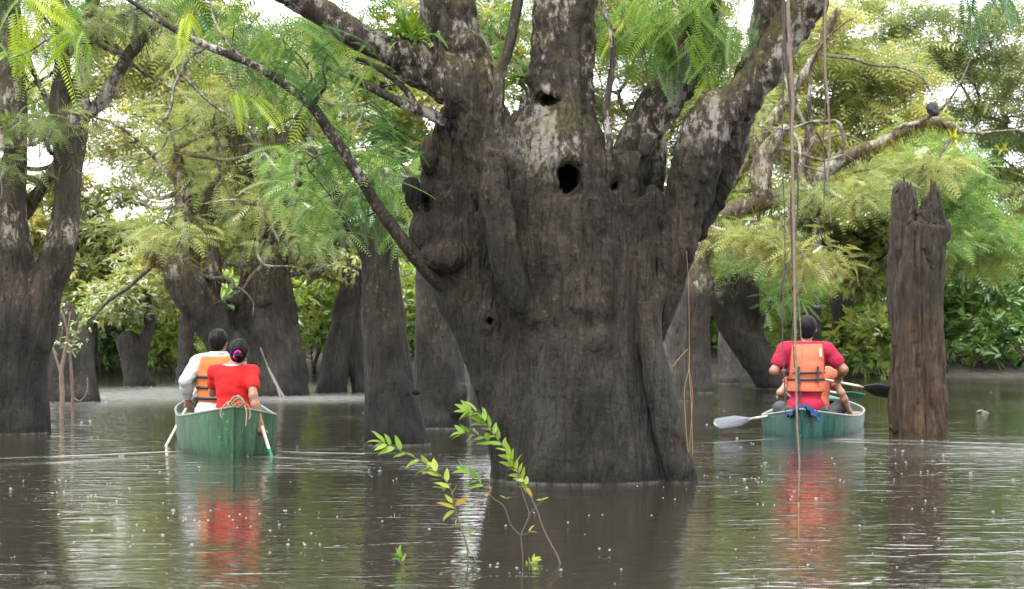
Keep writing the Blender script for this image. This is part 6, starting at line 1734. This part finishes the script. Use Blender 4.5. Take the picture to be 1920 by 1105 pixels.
# ================================================================== paddles
MAT['shaft'] = plain('shaft', (0.40, 0.36, 0.31), 0.4, 0.1, 20)
MAT['blade_green'] = plain('blade_green', (0.012, 0.13, 0.075), 0.4, 0.1, 20)
MAT['blade_grey'] = plain('blade_grey', (0.065, 0.07, 0.085), 0.4, 0.08, 10)
MAT['blade_black'] = plain('blade_black', (0.012, 0.013, 0.015), 0.4, 0.2, 10)
def paddle(label, grip, tip, bl, bw, bmat, nrm, shaft='shaft', collar=None):
    grip, tip = np.asarray(grip, float), np.asarray(tip, float)
    o = empty('paddle', grip, label, 'paddle')
    d = unit(tip - grip)
    nrm = unit(np.asarray(nrm, float) - d * np.dot(nrm, d))
    s = np.cross(d, nrm)
    neck = tip - d * bl
    g = Geo(); g.add(*tube(np.array([grip, neck - d * 0.05, neck + d * 0.1]), np.array([0.0145, 0.0145, 0.013]), 10)); link('shaft', g.mesh('shaft', grip), MAT[shaft], o)
    g = Geo(); g.add(*tube(np.array([grip - s * 0.05, grip - s * 0.03, grip + s * 0.03, grip + s * 0.05]), np.array([0.008, 0.016, 0.016, 0.008]), 8)); link('grip', g.mesh('grip', grip), MAT[bmat], o)
    v, f = [], []
    n_ = 13
    for k in range(n_):
        t = k / (n_ - 1)
        w = bw / 2 * min(1.0, 0.14 + 1.15 * math.sin(min(t * 1.5, 1) * math.pi / 2) ** 1.3) * (1 - max(0, (t - 0.86) / 0.14) ** 2.4 * 0.75)
        c = neck + d * bl * t
        for a, th in ((-1, 0.003), (-0.5, 0.005), (-0.1, 0.012 * (1 - t) + 0.005), (0.1, 0.012 * (1 - t) + 0.005), (0.5, 0.005), (1, 0.003)):
            v.append(c + s * w * a + nrm * th)
        for a, th in ((1, 0.003), (0.5, 0.005), (0.1, 0.012 * (1 - t) + 0.005), (-0.1, 0.012 * (1 - t) + 0.005), (-0.5, 0.005), (-1, 0.003)):
            v.append(c + s * w * a - nrm * th)
    for k in range(n_ - 1):
        for q in range(12):
            f.append((k * 12 + q, k * 12 + (q + 1) % 12, (k + 1) * 12 + (q + 1) % 12, (k + 1) * 12 + q))
    f.append(tuple(range(11, -1, -1))); f.append(tuple((n_ - 1) * 12 + q for q in range(12)))
    g = Geo(); g.add(v, f); bl_o = link('blade', g.mesh('blade', grip), MAT[bmat], o)
    if collar:
        g = Geo(); g.add(*tube(np.array([neck - d * 0.24, neck + d * 0.02]), 0.0165, 10)); link('collar', g.mesh('collar', grip), MAT[collar], o)
    # a rib along the blade
    g = Geo(); g.add(*tube(np.array([neck - d * 0.02, neck + d * bl * 0.82]), np.array([0.0145, 0.008]), 8)); link('rib', g.mesh('rib', grip), MAT['blade_black' if bmat != 'blade_green' else 'blade_green'], bl_o)
    return o
paddle('white paddle with green blade dipped right of the green canoe by the woman', ow + A3(0.045, 0.235, 0.80), ow + A3(0.585, -0.755, -0.47), 0.46, 0.19, 'blade_green', (0.2, 1, 0), collar='blade_green')
paddle('white paddle dipped left of the green canoe by the man in white', om + A3(-0.05, 0.40, 0.92), om + A3(-0.70, -0.40, -0.52), 0.46, 0.19, 'blade_green', (-0.2, 1, 0))
paddle('black-bladed paddle held level, its tip passing behind the stump', oc + A3(-0.24, 0.33, 0.665), oc + A3(1.05, 0.28, 0.42), 0.44, 0.20, 'blade_black', (0, 0.6, 0.7))
paddle('grey-bladed paddle laid across the teal canoe\'s left rim', (3.35, 20.55, 0.27), ((1338 - 960) / 181.0, 19.85, 0.115), 0.50, 0.15, 'blade_grey', (0.05, -0.75, 0.65))
paddle('green-bladed paddle sticking out right beyond the half hidden paddler', (3.05, 21.15, 0.50), (3.97, 21.7, 0.335), 0.40, 0.17, 'blade_green', (0, 0.5, 0.8))

# blue cloth over the stern of the teal canoe
rc = np.random.RandomState(9)
ns, nt = 41, 15
cv = []
for side in (0, 1):
    for a in range(ns):
        for b in range(nt):
            q, t = -1 + 2 * a / (ns - 1), b / (nt - 1)
            hem = 1.0 + 0.25 * math.sin(t * 5 + (1 if q > 0 else 3))
            x = 0.155 * q * (1.1 if q > 0 else 0.9)
            drop = max(0.0, abs(q) - 0.34)
            y = 0.03 + 0.20 * t - 0.05 * drop * (1 - t)
            z = 0.318 - 0.17 * drop * hem - (0.02 if t < 0.08 else 0)
            fold = 0.012 * math.sin(a * 1.1 + 2.0 * math.sin(b * 0.6)) + 0.010 * math.sin(b * 1.3 + a * 0.35)
            cv.append((x + fold * (0.8 if drop > 0 else 0), y + fold * 0.5, z + fold * (0.8 if drop <= 0 else 0.2) + (0.006 if side else 0)))
cf = [(a * nt + b, (a + 1) * nt + b, (a + 1) * nt + b + 1, a * nt + b + 1) for a in range(ns - 1) for b in range(nt - 1)]
m_ = ns * nt
cf = [tuple(x[::-1]) for x in cf] + [tuple(i + m_ for i in x) for x in cf]
bc = link('cloth', new_mesh('cloth', np.array(cv), cf), MAT['blue'])
bc.location = cr_.location
bc.rotation_euler.z = cr_.rotation_euler.z
tag(bc, 'crumpled blue cloth draped over the teal canoe\'s stern', 'cloth')
